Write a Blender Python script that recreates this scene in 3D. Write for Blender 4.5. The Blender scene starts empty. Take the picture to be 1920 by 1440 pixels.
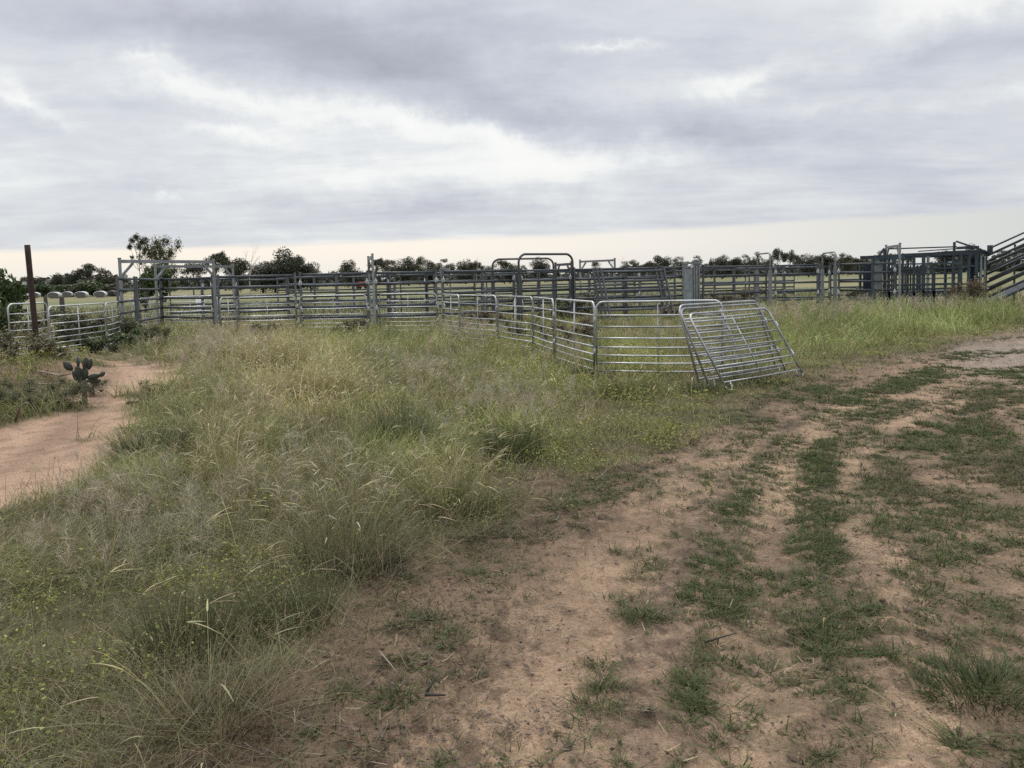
import bpy, math, random
import numpy as np
from mathutils import Vector, Matrix

random.seed(7)
rng = np.random.default_rng(11)
scene = bpy.context.scene
COL = scene.collection
PI = math.pi

# ------------------------------------------------------------------ camera
F, H0 = 1550.0, 1.6
PITCH, ROLL = math.radians(4.2), 0.023
SHIFT = 84.0
sp, cp, sr, cr = math.sin(PITCH), math.cos(PITCH), math.sin(ROLL), math.cos(ROLL)
FWD = np.array([0, cp, -sp])
UP0 = np.array([0, sp, cp])
RGT = cr * np.array([1.0, 0, 0]) - sr * UP0
UPV = sr * np.array([1.0, 0, 0]) + cr * UP0


def project(x, y, z):
    zz = z - H0
    f = np.maximum(y * cp - zz * sp, 1e-3)
    a = x * RGT[0] + y * RGT[1] + zz * RGT[2]
    b = x * UPV[0] + y * UPV[1] + zz * UPV[2]
    return 960 + F * a / f, 720 - SHIFT - F * b / f


def gp(u, v, z=0.0):
    """ground point seen at photo position (u, v)"""
    d = [FWD[i] + (u - 960) / F * RGT[i] + (720 - SHIFT - v) / F * UPV[i] for i in range(3)]
    t = (z - H0) / d[2]
    return (d[0] * t, d[1] * t)


def at(u, d, z=0.9):
    """ground position at depth d on the bearing of photo column u"""
    zz = z - H0
    fw = d * cp - zz * sp
    x = ((u - 960) / F * fw + sr * (d * sp + zz * cp)) / cr
    return (x, d)


cam = bpy.data.cameras.new("camera")
cam.sensor_width = 36
cam.lens = F / 1920 * 36
cam.shift_y = -SHIFT / 1920
cam.clip_start = 0.05
cam.clip_end = 9000
co = bpy.data.objects.new("camera", cam)
COL.objects.link(co)
m = Matrix.Identity(4)
for i in range(3):
    m[i][0], m[i][1], m[i][2] = RGT[i], UPV[i], -FWD[i]
m[0][3], m[1][3], m[2][3] = 0, 0, H0
co.matrix_world = m
scene.camera = co

# ------------------------------------------------------------------ render settings
scene.view_settings.view_transform = 'Standard'
scene.view_settings.look = 'None'
scene.view_settings.exposure = 0
scene.render.engine = 'CYCLES'
cy = scene.cycles
cy.max_bounces = 5
cy.diffuse_bounces = 3
cy.glossy_bounces = 3
cy.transmission_bounces = 3
cy.transparent_max_bounces = 4
cy.use_denoising = False
cy.caustics_reflective = False
cy.caustics_refractive = False


# ------------------------------------------------------------------ numpy noise
def _hash(ix, iy, seed):
    h = (ix.astype(np.int64) * 374761393 + iy.astype(np.int64) * 668265263 + seed * 1442695041) & 0xFFFFFFFF
    h = ((h ^ (h >> 13)) * 1274126177) & 0xFFFFFFFF
    h = (h ^ (h >> 16)) & 0xFFFFFFFF
    return h / 4294967295.0


def vn(x, y, seed=0):
    x = np.asarray(x, float); y = np.asarray(y, float)
    ix, iy = np.floor(x), np.floor(y)
    fx, fy = x - ix, y - iy
    fx = fx * fx * (3 - 2 * fx); fy = fy * fy * (3 - 2 * fy)
    a = _hash(ix, iy, seed); b = _hash(ix + 1, iy, seed)
    c = _hash(ix, iy + 1, seed); d = _hash(ix + 1, iy + 1, seed)
    return (a + (b - a) * fx) * (1 - fy) + (c + (d - c) * fx) * fy


def fbm(x, y, seed=0, octv=4, gain=0.5):
    s = 0; a = 1; t = 0
    for o in range(octv):
        s = s + a * vn(x * 2 ** o + 17.3 * o, y * 2 ** o - 9.1 * o, seed + o)
        t += a; a *= gain
    return s / t


def sst(a, b, x):
    t = np.clip((x - a) / (b - a), 0, 1)
    return t * t * (3 - 2 * t)


def sd_poly(u, v, poly):
    """signed distance in photo units, positive inside"""
    n = len(poly)
    d = np.full(np.shape(u), 1e18)
    s = np.ones(np.shape(u))
    for i in range(n):
        ax, ay = poly[i]; bx, by = poly[i - 1]
        ex, ey = bx - ax, by - ay
        wx, wy = u - ax, v - ay
        t = np.clip((wx * ex + wy * ey) / (ex * ex + ey * ey + 1e-9), 0, 1)
        d = np.minimum(d, (wx - ex * t) ** 2 + (wy - ey * t) ** 2)
        c1 = v >= ay; c2 = v < by; c3 = ex * wy > ey * wx
        flip = (c1 & c2 & c3) | (~c1 & ~c2 & ~c3)
        s = np.where(flip, -s, s)
    return -s * np.sqrt(d)


def gb(u, v, lst):
    s = np.zeros(np.shape(u))
    for (a, b, ra, rb, k) in lst:
        s = s + k * np.exp(-((u - a) / ra) ** 2 - ((v - b) / rb) ** 2)
    return s


# ------------------------------------------------------------------ layout of the ground, seen from above
def ground_poly(px):
    return [gp(u, v) for u, v in px]


PATH = [(-500, 860), (-80, 815), (0, 800), (60, 782), (128, 762), (140, 738), (160, 712), (195, 682), (232, 676), (296, 686),
        (322, 702), (300, 722), (262, 736), (282, 750), (262, 768), (222, 792), (228, 822), (200, 860),
        (120, 912), (0, 950), (-120, 980), (-500, 1040)]
TRACK = [(180, 1470), (400, 1385), (520, 1270), (575, 1190), (640, 1120), (760, 1052), (900, 985), (1000, 912), (1130, 862),
         (1285, 815), (1390, 762), (1500, 716), (1620, 676), (1760, 646), (1920, 618), (2250, 588), (3200, 560),
         (4200, 700), (4200, 2600), (900, 3300), (-200, 2200)]
BANK = [(-400, 740), (0, 738), (60, 732), (120, 716), (158, 704), (178, 690), (140, 668), (0, 650), (-400, 640)]
PATH_G, TRACK_G, BANK_G = ground_poly(PATH), ground_poly(TRACK), ground_poly(BANK)

# short turf patches on the track (photo position, size)
CLUMPS = [(1600, 748, 30, 13), (1640, 738, 40, 12), (1690, 722, 45, 14), (1740, 702, 40, 14), (1796, 666, 48, 9), (1530, 735, 40, 11), (1470, 750, 40, 10),
          (1555, 793, 32, 18), (1628, 812, 40, 16), (1453, 830, 40, 8), (1694, 822, 50, 10), (1523, 852, 38, 22), (1647, 863, 62, 14),
          (1832, 800, 48, 20), (1894, 850, 45, 30), (1894, 905, 45, 30), (1712, 885, 40, 10), (1420, 913, 32, 18), (1530, 905, 32, 16), (1676, 912, 72, 16),
          (1887, 953, 45, 22), (1377, 946, 30, 10), (1388, 983, 34, 13), (1530, 946, 32, 14), (1526, 992, 38, 22),
          (1687, 986, 62, 15), (1748, 1018, 62, 17), (1774, 1048, 55, 20), (1781, 979, 50, 8), (1377, 1030, 38, 15), (1497, 1026, 30, 8),
          (1533, 1034, 36, 12), (1311, 1068, 38, 14), (1318, 1112, 42, 18), (1377, 1105, 34, 15), (1380, 1140, 30, 9), (1530, 1115, 42, 13), (1610, 1148, 40, 11),
          (1530, 1172, 32, 15), (1640, 1181, 36, 10), (1730, 1148, 55, 13), (1869, 1142, 42, 18), (1876, 1188, 45, 15), (1741, 1108, 30, 8),
          (1439, 1207, 60, 13), (1548, 1236, 42, 22), (1560, 1280, 42, 24), (1603, 1301, 58, 26), (1614, 1375, 50, 30), (1847, 1287, 82, 38),
          (1915, 1418, 38, 30), (1289, 1283, 22, 18), (1295, 1325, 34, 24), (1439, 1298, 46, 18), (1475, 1360, 42, 18), (1355, 1243, 34, 14),
          (1417, 1250, 34, 12), (1170, 1010, 30, 8), (1165, 1040, 34, 14), (1215, 1060, 30, 16), (1205, 1155, 22, 8), (1118, 1245, 26, 10), (1125, 1285, 24, 8),
          (1105, 1320, 20, 8), (1105, 1385, 24, 26), (1070, 1420, 30, 12), (865, 1012, 60, 14), (940, 1000, 60, 16), (805, 1160, 26, 8), (745, 1180, 20, 8), (650, 1300, 30, 12), (735, 1310, 24, 12),
          (780, 1235, 40, 12), (840, 1195, 22, 22), (1650, 780, 60, 10), (1760, 770, 60, 10), (1840, 740, 70, 12), (1870, 700, 60, 8), (1700, 760, 40, 10), (1440, 790, 50, 12), (1380, 820, 50, 12), (1350, 850, 50, 12),
          (1300, 880, 40, 10), (1600, 945, 20, 8), (1780, 930, 50, 10), (1810, 870, 40, 10), (1750, 840, 50, 12), (1580, 870, 30, 8), (1660, 1230, 14, 5), (1800, 1395, 30, 14), (1500, 1420, 50, 14), (1370, 1390, 40, 12),
          (1300, 1420, 40, 14), (1560, 1060, 24, 7), (1700, 1085, 40, 7), (1840, 1030, 50, 8), (1880, 1020, 40, 9), (1905, 1085, 40, 9), (1440, 1080, 30, 6)]

# continuous turf strips between the wheel ruts
STRIPS = [([(1275, 1450), (1300, 1300), (1320, 1120), (1345, 1010), (1395, 915), (1450, 845), (1555, 762), (1690, 722), (1800, 690)], 0.13, 1.0),
          ([(1610, 1450), (1598, 1310), (1560, 1240), (1532, 1115), (1530, 950), (1523, 850), (1560, 790), (1640, 742), (1760, 698)], 0.16, 1.3),
          ([(1470, 1450), (1450, 1300), (1420, 1210)], 0.12, 1.1), ([(1530, 1270), (1570, 1300), (1612, 1380)], 0.12, 2.2), ([(1290, 1250), (1297, 1340)], 0.07, 1.2),
          ([(1800, 1070), (1750, 1020), (1690, 975), (1662, 905), (1640, 855), (1700, 815), (1800, 770), (1920, 735)], 0.26, 0.9),
          ([(1990, 1150), (1900, 950), (1890, 860), (1835, 795), (1880, 730), (1960, 690)], 0.30, 0.9),
          ([(1770, 1110), (1860, 1150), (1960, 1230)], 0.14, 0.8),
          ([(1100, 1440), (1118, 1290), (1180, 1090), (1240, 990), (1330, 880), (1420, 800)], 0.10, 0.35),
          ([(600, 1330), (760, 1235), (860, 1160), (930, 1040), (1060, 960), (1180, 900), (1300, 850), (1420, 770), (1560, 705)], 0.26, 0.55)]

# wheel ruts along the track (photo lines laid on the ground)
RUTS = [([(700, 1700), (960, 1440), (1060, 1250), (1130, 1100), (1200, 980), (1290, 880), (1400, 800), (1530, 722), (1700, 672), (1920, 640)], 0.34, 'light'),
        ([(1150, 1700), (1195, 1440), (1215, 1250), (1250, 1110), (1300, 990), (1370, 890), (1450, 815), (1560, 755)], 0.17, 'dark'),
        ([(1420, 1700), (1430, 1440), (1450, 1100), (1462, 950), (1482, 860), (1560, 780), (1700, 716), (1920, 668)], 0.2, 'light'),
        ([(1740, 1700), (1715, 1440), (1690, 1240), (1640, 1080), (1605, 960), (1592, 880), (1680, 800), (1800, 755)], 0.2, 'light')]
RUTS = [([gp(u, v) for u, v in l], w, k) for l, w, k in RUTS]
STRIPS = [([gp(u, v) for u, v in l], w, k) for l, w, k in STRIPS]


def along(x, y, line):
    """(distance, arc length, signed offset) to a ground polyline"""
    best = np.full(np.shape(x), 1e9); S = np.zeros(np.shape(x)); T = np.zeros(np.shape(x)); s0 = 0
    for i in range(len(line) - 1):
        ax, ay = line[i]; bx, by = line[i + 1]
        ex, ey = bx - ax, by - ay
        L = math.hypot(ex, ey)
        t = np.clip(((x - ax) * ex + (y - ay) * ey) / L ** 2, 0, 1)
        dx, dy = x - ax - ex * t, y - ay - ey * t
        d = np.hypot(dx, dy)
        c = (ex * (y - ay) - ey * (x - ax)) / L
        m_ = d < best
        best = np.where(m_, d, best); S = np.where(m_, s0 + t * L, S); T = np.where(m_, c, T)
        s0 += L
    return best, S, T


def masks(x, y):
    """path, track, bank as soft masks; distances in metres"""
    r = np.hypot(x, y)
    j = (fbm(x * 1.7, y * 1.7, 31, 4) - 0.5)
    soft = 0.05 + 0.035 * r
    near = r < 70
    out = [np.zeros(np.shape(x)) for _ in range(3)]
    xn, yn = x[near], y[near]
    for k, (poly, wob) in enumerate(((PATH_G, 0.13), (TRACK_G, 0.16), (BANK_G, 0.05))):
        d = sd_poly(xn, yn, poly) + j[near] * wob * r[near]
        out[k][near] = sst(-soft[near], soft[near], d)
    return out


def clump_mask(u, v):
    s = np.zeros(np.shape(u))
    for (a, b, ra, rb) in CLUMPS:
        near = (np.abs(u - a) < 2.2 * ra) & (np.abs(v - b) < 2.2 * rb)
        if near.any():
            q = ((u[near] - a) / ra) ** 2 + ((v[near] - b) / rb) ** 2
            s[near] = np.maximum(s[near], np.exp(-q * 0.9))
    return s


def height(x, y):
    x = np.asarray(x, float); y = np.asarray(y, float)
    r = np.hypot(x, y)
    path, track, bank = masks(x, y)
    fade = 1 - sst(20, 60, r)
    z = (fbm(x / 5, y / 5, 3, 3) - 0.5) * 0.10 * fade * (1 - 0.7 * track)
    z = z + (fbm(x / 0.45, y / 0.45, 5, 3) - 0.5) * (0.035 - 0.029 * track) * fade
    z = z + 0.20 * bank - 0.03 * path
    return z


def height1(x, y):
    return float(height(np.array([x]), np.array([y]))[0])


# ------------------------------------------------------------------ materials
def new_mat(name):
    mt = bpy.data.materials.new(name)
    mt.use_nodes = True
    return mt, mt.node_tree.nodes, mt.node_tree.links, mt.node_tree.nodes['Principled BSDF']


def mat_plain(name, col, rough=0.6, metal=0.0, scale=9.0, amt=0.35, bump=0.15, col2=None):
    mt, N, L, b = new_mat(name)
    tc = N.new('ShaderNodeTexCoord')
    nz = N.new('ShaderNodeTexNoise'); nz.inputs['Scale'].default_value = scale; nz.inputs['Detail'].default_value = 6
    L.new(tc.outputs['Object'], nz.inputs['Vector'])
    rp = N.new('ShaderNodeValToRGB')
    c2 = col2 or [c * (1 - amt) for c in col]
    rp.color_ramp.elements[0].position = 0.32; rp.color_ramp.elements[0].color = (*c2, 1)
    rp.color_ramp.elements[1].position = 0.66; rp.color_ramp.elements[1].color = (*col, 1)
    L.new(nz.outputs['Fac'], rp.inputs['Fac'])
    L.new(rp.outputs['Color'], b.inputs['Base Color'])
    b.inputs['Roughness'].default_value = rough
    b.inputs['Metallic'].default_value = metal
    if bump:
        bp = N.new('ShaderNodeBump'); bp.inputs['Strength'].default_value = bump; bp.inputs['Distance'].default_value = 0.01
        L.new(nz.outputs['Fac'], bp.inputs['Height']); L.new(bp.outputs['Normal'], b.inputs['Normal'])
    return mt


def mat_leaf(name, rough=0.65, trans=0.25, gain=1.0):
    mt, N, L, b = new_mat(name)
    at_ = N.new('ShaderNodeAttribute'); at_.attribute_name = 'Col'
    b.inputs['Roughness'].default_value = rough
    b.inputs['Specular IOR Level'].default_value = 0.25
    mul = N.new('ShaderNodeMix'); mul.data_type = 'RGBA'; mul.blend_type = 'MULTIPLY'; mul.inputs[0].default_value = 1
    mul.inputs[7].default_value = (gain, gain, gain, 1)
    L.new(at_.outputs['Color'], mul.inputs[6])
    L.new(mul.outputs[2], b.inputs['Base Color'])
    tr = N.new('ShaderNodeBsdfTranslucent'); L.new(mul.outputs[2], tr.inputs['Color'])
    mx = N.new('ShaderNodeMixShader'); mx.inputs[0].default_value = trans
    L.new(b.outputs[0], mx.inputs[1]); L.new(tr.outputs[0], mx.inputs[2])
    L.new(mx.outputs[0], N['Material Output'].inputs['Surface'])
    return mt


M_GRASS = mat_leaf('grass_blades', 0.6, 0.3)
def vary(mt, amt):
    """each separate piece a little duller or brighter"""
    N, L = mt.node_tree.nodes, mt.node_tree.links
    b = N['Principled BSDF']; src = b.inputs['Base Color'].links[0].from_socket
    oi = N.new('ShaderNodeObjectInfo'); mr = N.new('ShaderNodeMapRange'); mr.inputs[3].default_value = 1 - amt; mr.inputs[4].default_value = 1 + amt * 0.6
    L.new(oi.outputs['Random'], mr.inputs[0])
    vm = N.new('ShaderNodeVectorMath'); vm.operation = 'SCALE'; L.new(src, vm.inputs[0]); L.new(mr.outputs[0], vm.inputs['Scale']); L.new(vm.outputs[0], b.inputs['Base Color'])


M_LEAF = mat_leaf('tree_leaves', 0.55, 0.12)
M_BARK = mat_plain('bark', (0.16, 0.13, 0.10), 0.9, 0, 3, 0.5)
M_PALEBARK = mat_plain('pale_bark', (0.42, 0.37, 0.31), 0.85, 0, 3, 0.35)
M_GALV = mat_plain('galvanised_pipe', (0.56, 0.575, 0.58), 0.42, 0.7, 3.2, 0.45, 0.05)
M_RAIL = mat_plain('grey_rail_steel', (0.085, 0.097, 0.110), 0.45, 0.3, 5, 0.4, 0.05)
M_POST = mat_plain('grey_post_steel', (0.13, 0.14, 0.15), 0.5, 0.3, 6, 0.4, 0.05)
M_FRAME = mat_plain('pale_frame_steel', (0.27, 0.282, 0.295), 0.5, 0.45, 6, 0.35, 0.05)
M_BOW = mat_plain('bow_pipe_steel', (0.08, 0.09, 0.095), 0.45, 0.3, 6, 0.3, 0.05)
M_BRIGHT = mat_plain('bright_fittings', (0.6, 0.62, 0.64), 0.4, 0.6, 20, 0.3, 0.05)
M_CRUSH = mat_plain('blue_grey_paint', (0.040, 0.068, 0.083), 0.5, 0.1, 6, 0.45, 0.05)
M_CRUSHD = mat_plain('dark_blue_paint', (0.030, 0.043, 0.058), 0.5, 0.1, 6, 0.45, 0.05)
M_CRUSHG = mat_plain('grey_sheet_metal', (0.26, 0.28, 0.29), 0.55, 0.3, 4, 0.4, 0.05)
M_RUST = mat_plain('rusted_steel', (0.058, 0.035, 0.027), 0.9, 0.1, 18, 0.5, 0.4, (0.022, 0.015, 0.012))
M_WOOD = mat_plain('weathered_wood', (0.25, 0.20, 0.155), 0.9, 0, 14, 0.5, 0.4)
M_DARKWOOD = mat_plain('dark_wood', (0.05, 0.043, 0.037), 0.9, 0, 14, 0.5, 0.4)
M_OCHRE = mat_plain('ochre_block', (0.30, 0.18, 0.075), 0.9, 0, 12, 0.4, 0.3)
M_CACTUS = mat_plain('cactus_skin', (0.040, 0.050, 0.030), 0.6, 0, 25, 0.45, 0.3)
M_CACTRUNK = mat_plain('cactus_bark', (0.10, 0.085, 0.06), 0.9, 0, 25, 0.45, 0.4)
M_WRAP = mat_plain('white_wrap', (0.62, 0.63, 0.63), 0.5, 0, 1.2, 0.25, 0.2)
M_HAY = mat_plain('bale_end', (0.13, 0.13, 0.125), 0.9, 0, 8, 0.4, 0.3)
M_RED = mat_plain('red_paint', (0.28, 0.05, 0.025), 0.5, 0, 4, 0.3, 0)
M_BLACK = mat_plain('black_rubber', (0.02, 0.02, 0.02), 0.8, 0, 4, 0.3, 0)
M_WHITE = mat_plain('white_plastic', (0.75, 0.76, 0.76), 0.5, 0, 4, 0.15, 0)
M_LICHEN = mat_plain('stone', (0.30, 0.24, 0.19), 0.9, 0, 14, 0.4, 0.4)


for _m in (M_GALV, M_RAIL, M_POST, M_FRAME, M_WRAP): vary(_m, 0.32)

# ------------------------------------------------------------------ mesh helpers
def mesh_np(name, V, Fq, mat, cols=None, smooth=False):
    me = bpy.data.meshes.new(name)
    V = np.asarray(V, np.float32); Fq = np.asarray(Fq, np.int32)
    k = Fq.shape[1]
    me.vertices.add(len(V)); me.vertices.foreach_set('co', V.ravel())
    me.loops.add(Fq.size); me.loops.foreach_set('vertex_index', Fq.ravel())
    me.polygons.add(len(Fq))
    me.polygons.foreach_set('loop_start', np.arange(0, Fq.size, k, dtype=np.int32))
    me.polygons.foreach_set('loop_total', np.full(len(Fq), k, np.int32))
    if smooth:
        me.polygons.foreach_set('use_smooth', np.ones(len(Fq), bool))
    if cols is not None:
        a = me.color_attributes.new('Col', 'FLOAT_COLOR', 'POINT')
        c4 = np.ones((len(V), 4), np.float32); c4[:, :3] = cols
        a.data.foreach_set('color', c4.ravel())
    me.update(); me.validate()
    if mat: me.materials.append(mat)
    return me


class MB:
    """collects simple solids into one mesh"""
    def __init__(s):
        s.v = []; s.f = []; s.sm = []

    def add(s, v, f, sm=False):
        o = len(s.v)
        s.v += [tuple(p) for p in v]
        s.f += [tuple(i + o for i in q) for q in f]
        s.sm += [sm] * len(f)
        return s

    def box(s, x0, x1, y0, y1, z0, z1):
        v = [(x0, y0, z0), (x1, y0, z0), (x1, y1, z0), (x0, y1, z0), (x0, y0, z1), (x1, y0, z1), (x1, y1, z1), (x0, y1, z1)]
        return s.add(v, [(0, 3, 2, 1), (4, 5, 6, 7), (0, 1, 5, 4), (1, 2, 6, 5), (2, 3, 7, 6), (3, 0, 4, 7)])

    def tube(s, pts, r, n=8, squash=1.0, cap=True):
        """r: one radius or one per point; squash scales the cross-section sideways (across the vertical plane)"""
        P = [Vector(p) for p in pts]
        R = r if isinstance(r, (list, tuple)) else [r] * len(P)
        T = []
        for i in range(len(P)):
            a = P[max(i - 1, 0)]; b = P[min(i + 1, len(P) - 1)]
            T.append((b - a).normalized())
        ref = Vector((0, 0, 1)) if abs(T[0].z) < 0.9 else Vector((0, 1, 0))
        N = (ref - T[0] * ref.dot(T[0])).normalized()
        V = []
        for i in range(len(P)):
            N = N - T[i] * N.dot(T[i])
            N.normalize()
            B = T[i].cross(N)
            for k in range(n):
                a = 2 * PI * k / n
                V.append(P[i] + (N * math.cos(a) + B * math.sin(a) * squash) * R[i])
        Fs = []
        for i in range(len(P) - 1):
            for k in range(n):
                k2 = (k + 1) % n
                Fs.append((i * n + k, i * n + k2, (i + 1) * n + k2, (i + 1) * n + k))
        s.add(V, Fs, True)
        if cap:
            o = len(s.v) - len(V)
            s.f.append(tuple(o + k for k in reversed(range(n)))); s.sm.append(False)
            o2 = o + (len(P) - 1) * n
            s.f.append(tuple(o2 + k for k in range(n))); s.sm.append(False)
        return s

    def bar(s, a, b, w, t):
        """rectangular bar between two points, w across, t deep"""
        A, B = Vector(a), Vector(b)
        d = (B - A).normalized()
        y = Vector((0, 1, 0))
        n = d.cross(y)
        if n.length < 1e-4:
            n = Vector((1, 0, 0)); y = d.cross(n)
        n.normalize(); y = n.cross(d).normalized()
        v = []
        for p in (A, B):
            for (i, j) in ((-1, -1), (1, -1), (1, 1), (-1, 1)):
                v.append(p + n * (i * w / 2) + y * (j * t / 2))
        return s.add(v, [(3, 2, 1, 0), (4, 5, 6, 7), (0, 1, 5, 4), (1, 2, 6, 5), (2, 3, 7, 6), (3, 0, 4, 7)])

    def mesh(s, name, mat):
        me = bpy.data.meshes.new(name)
        me.from_pydata([tuple(p) for p in s.v], [], s.f)
        me.polygons.foreach_set('use_smooth', s.sm)
        me.update()
        if mat: me.materials.append(mat)
        return me


def part(name, me, parent=None, label=None):
    o = bpy.data.objects.new(name, me)
    COL.objects.link(o)
    if parent: o.parent = parent
    if label: o['label'] = label
    return o


def tag(o, label, cat, group=None):
    o['label'] = label; o['category'] = cat
    if group: o['group'] = group
    return o


def thing(name, label, cat, loc=(0, 0, 0), rz=0.0, group=None):
    o = bpy.data.objects.new(name, None)
    o.empty_display_size = 0.2
    COL.objects.link(o)
    o.location = loc; o.rotation_euler = (0, 0, rz)
    return tag(o, label, cat, group)


def structure(name, me):
    o = part(name, me); o['kind'] = 'structure'; return o


def stuff(name, me, label, cat):
    o = part(name, me); o['kind'] = 'stuff'; return tag(o, label, cat)


CACHE = {}


def cached(key, fn):
    if key not in CACHE: CACHE[key] = fn()
    return CACHE[key]


ORD = ['first', 'second', 'third', 'fourth', 'fifth', 'sixth', 'seventh', 'eighth', 'ninth', 'tenth', 'eleventh', 'twelfth', 'thirteenth',
       'fourteenth', 'fifteenth', 'sixteenth', 'seventeenth', 'eighteenth', 'nineteenth', 'twentieth', 'twenty-first', 'twenty-second',
       'twenty-third', 'twenty-fourth', 'twenty-fifth', 'twenty-sixth', 'twenty-seventh', 'twenty-eighth', 'twenty-ninth', 'thirtieth',
       'thirty-first', 'thirty-second', 'thirty-third', 'thirty-fourth', 'thirty-fifth', 'thirty-sixth', 'thirty-seventh', 'thirty-eighth', 'thirty-ninth', 'fortieth']

# ------------------------------------------------------------------ ground sheet
def build_ground():
    rings = [0.0, 0.4, 0.9, 1.4]
    r = 1.8
    while r < 12: rings.append(r); r *= 1.006
    while r < 40: rings.append(r); r *= 1.014
    while r < 90: rings.append(r); r *= 1.03
    while r < 7000: rings.append(r); r *= 1.09
    rings = np.array(rings[1:])
    fine = np.linspace(-math.radians(42), math.radians(42), 820)
    coarse = np.linspace(math.radians(42), 2 * PI - math.radians(42), 62)[1:-1]
    ang = np.concatenate([fine, coarse])
    A, Rr = np.meshgrid(ang, rings)
    x = (Rr * np.sin(A)).ravel(); y = (Rr * np.cos(A)).ravel()
    nA, nR = len(ang), len(rings)
    path, track, bank = masks(x, y)
    rr = np.hypot(x, y)
    u, v = project(x, np.maximum(y, 0.2), 0.0)
    u = np.where(y > 0.3, u, -9999); v = np.where(y > 0.3, v, -9999)
    z = height(x, y)
    cl = clump_mask(u, v) * 0.7
    for (line, w, dn) in STRIPS:
        d, S, T = along(x, y, line)
        cl = np.maximum(cl, np.exp(-(d / (w * 1.1)) ** 2) * sst(0.38, 0.55, fbm(x * 2.3, y * 2.3, 361, 4)) * 0.8 * min(dn, 1.0))
    cl = cl * sst(0.25, 0.5, fbm(x * 6, y * 6, 372, 3)) * track
    # clods, hoof marks and fine roughness near the camera
    nearf = 1 - sst(9, 22, rr)
    rough = sst(0.42, 0.62, fbm(x * 1.1, y * 1.1, 51, 3))
    clod = fbm(x * 16, y * 16, 41, 3)
    z += nearf * (1 - 0.6 * path) * (clod - 0.5) * (0.007 + 0.008 * rough)
    pits = sst(0.62, 0.70, fbm(x * 11, y * 8, 77, 3)) * sst(0.4, 0.6, vn(x * 0.9, y * 0.9, 78))
    z -= nearf * pits * 0.006 * (track + path).clip(0, 1)
    ridg = np.abs(fbm(x * 5.0, y * 5.0, 91, 4) - 0.5)
    z += nearf * track * (0.10 - ridg).clip(0, 0.1) * 0.07
    z += 0.010 * cl * nearf
    damp = np.zeros(len(x)); light = np.zeros(len(x)); tread = np.zeros(len(x))
    for k, (line, w, kind) in enumerate(RUTS):
        d, S, T = along(x, y, line)
        inr = sst(0.30, 0.62, np.exp(-(d / w) ** 2) + 1.3 * (fbm(x * 3.0, y * 3.0, 401 + k, 4) - 0.5)) * track
        z -= inr * 0.008
        brk = sst(0.35, 0.6, vn(S * 0.5, T * 0.6, 60 + k))
        ph = (S * 5.0 + np.abs(T) * 4.2 * (1 if k % 2 else -1) + 0.35 * fbm(x * 3, y * 3, 64, 2)) % 1.0
        bar = sst(0.28, 0.40, ph) * (1 - sst(0.62, 0.74, ph)) * (d < w * 1.05) * brk
        tread += bar * nearf
        if kind == 'dark': damp += inr * (0.5 + 0.5 * brk)
        else: light += inr
    z += tread * 0.011
    # colours
    def c3(a): return np.array(a)[None, :]
    n1 = fbm(x / 1.3, y / 1.3, 101, 5)[:, None]
    n2 = fbm(x / 0.22, y / 0.22, 111, 4)[:, None]
    n3 = fbm(x * 20, y * 20, 121, 3)[:, None]
    sand = c3((0.338, 0.232, 0.151)) * (0.72 + 0.5 * n1) * (0.80 + 0.4 * n2)
    dark = c3((0.150, 0.108, 0.078))
    gravel = 0.7 * sst(0.5, 0.72, fbm(x / 1.9, y / 2.6, 131, 5))[:, None]
    soil = sand * (1 - 0.55 * gravel) + dark * 0.55 * gravel
    dm = (damp.clip(0, 1) * 0.8 * (0.55 + 0.45 * sst(0.44, 0.56, fbm(x * 14, y * 14, 171, 3))))[:, None]
    soil = soil * (1 - dm) + c3((0.175, 0.125, 0.092)) * (0.55 + 0.9 * n3) * dm
    lm = (light.clip(0, 1) * 0.9 * sst(0.3, 0.55, n1[:, 0]))[:, None]
    soil = soil * (0.92 + 0.08 * lm)
    soil = soil * (1 - lm) + c3((0.378, 0.262, 0.172)) * lm
    soil = soil * (1 - 0.45 * (pits[:, None]) * 0.8) * (0.88 + 0.24 * n3)
    soil = soil * (1 - 0.22 * (0.06 - ridg).clip(0, 0.06)[:, None] / 0.06 * track[:, None])
    soil = soil * (1 + 0.16 * tread.clip(0, 1)[:, None])
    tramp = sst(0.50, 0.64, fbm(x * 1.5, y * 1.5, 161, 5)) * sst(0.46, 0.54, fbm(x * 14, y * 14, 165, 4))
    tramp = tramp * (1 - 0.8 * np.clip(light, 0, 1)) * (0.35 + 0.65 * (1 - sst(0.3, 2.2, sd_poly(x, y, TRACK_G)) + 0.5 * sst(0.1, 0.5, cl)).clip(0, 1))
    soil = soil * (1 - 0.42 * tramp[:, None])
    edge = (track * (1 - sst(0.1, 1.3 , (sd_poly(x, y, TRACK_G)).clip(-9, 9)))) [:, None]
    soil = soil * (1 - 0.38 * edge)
    pathc = c3((0.41, 0.272, 0.185)) * (0.66 + 0.35 * n1 + 0.35 * n2) * (1 - 0.22 * sst(0.56, 0.64, fbm(x * 8, y * 8, 181, 4)))[:, None]
    dl, S, T = along(x, y, [gp(-100, 905), gp(20, 868), gp(120, 800), gp(180, 745), gp(215, 700)])
    pathc = pathc * (1 - 0.42 * np.exp(-(dl / 0.22) ** 2) * (0.4 + 0.6 * n2[:, 0]))[:, None]
    litter = c3((0.090, 0.072, 0.043)) * (0.6 + 0.8 * n2)
    lit2 = c3((0.17, 0.15, 0.07)) * (0.6 + 0.8 * n2)
    mead = litter * (1 - n1) + lit2 * n1
    turf = c3((0.070, 0.062, 0.036))
    fieldn = fbm(x / 40, y / 9, 141, 4)[:, None]
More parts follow.
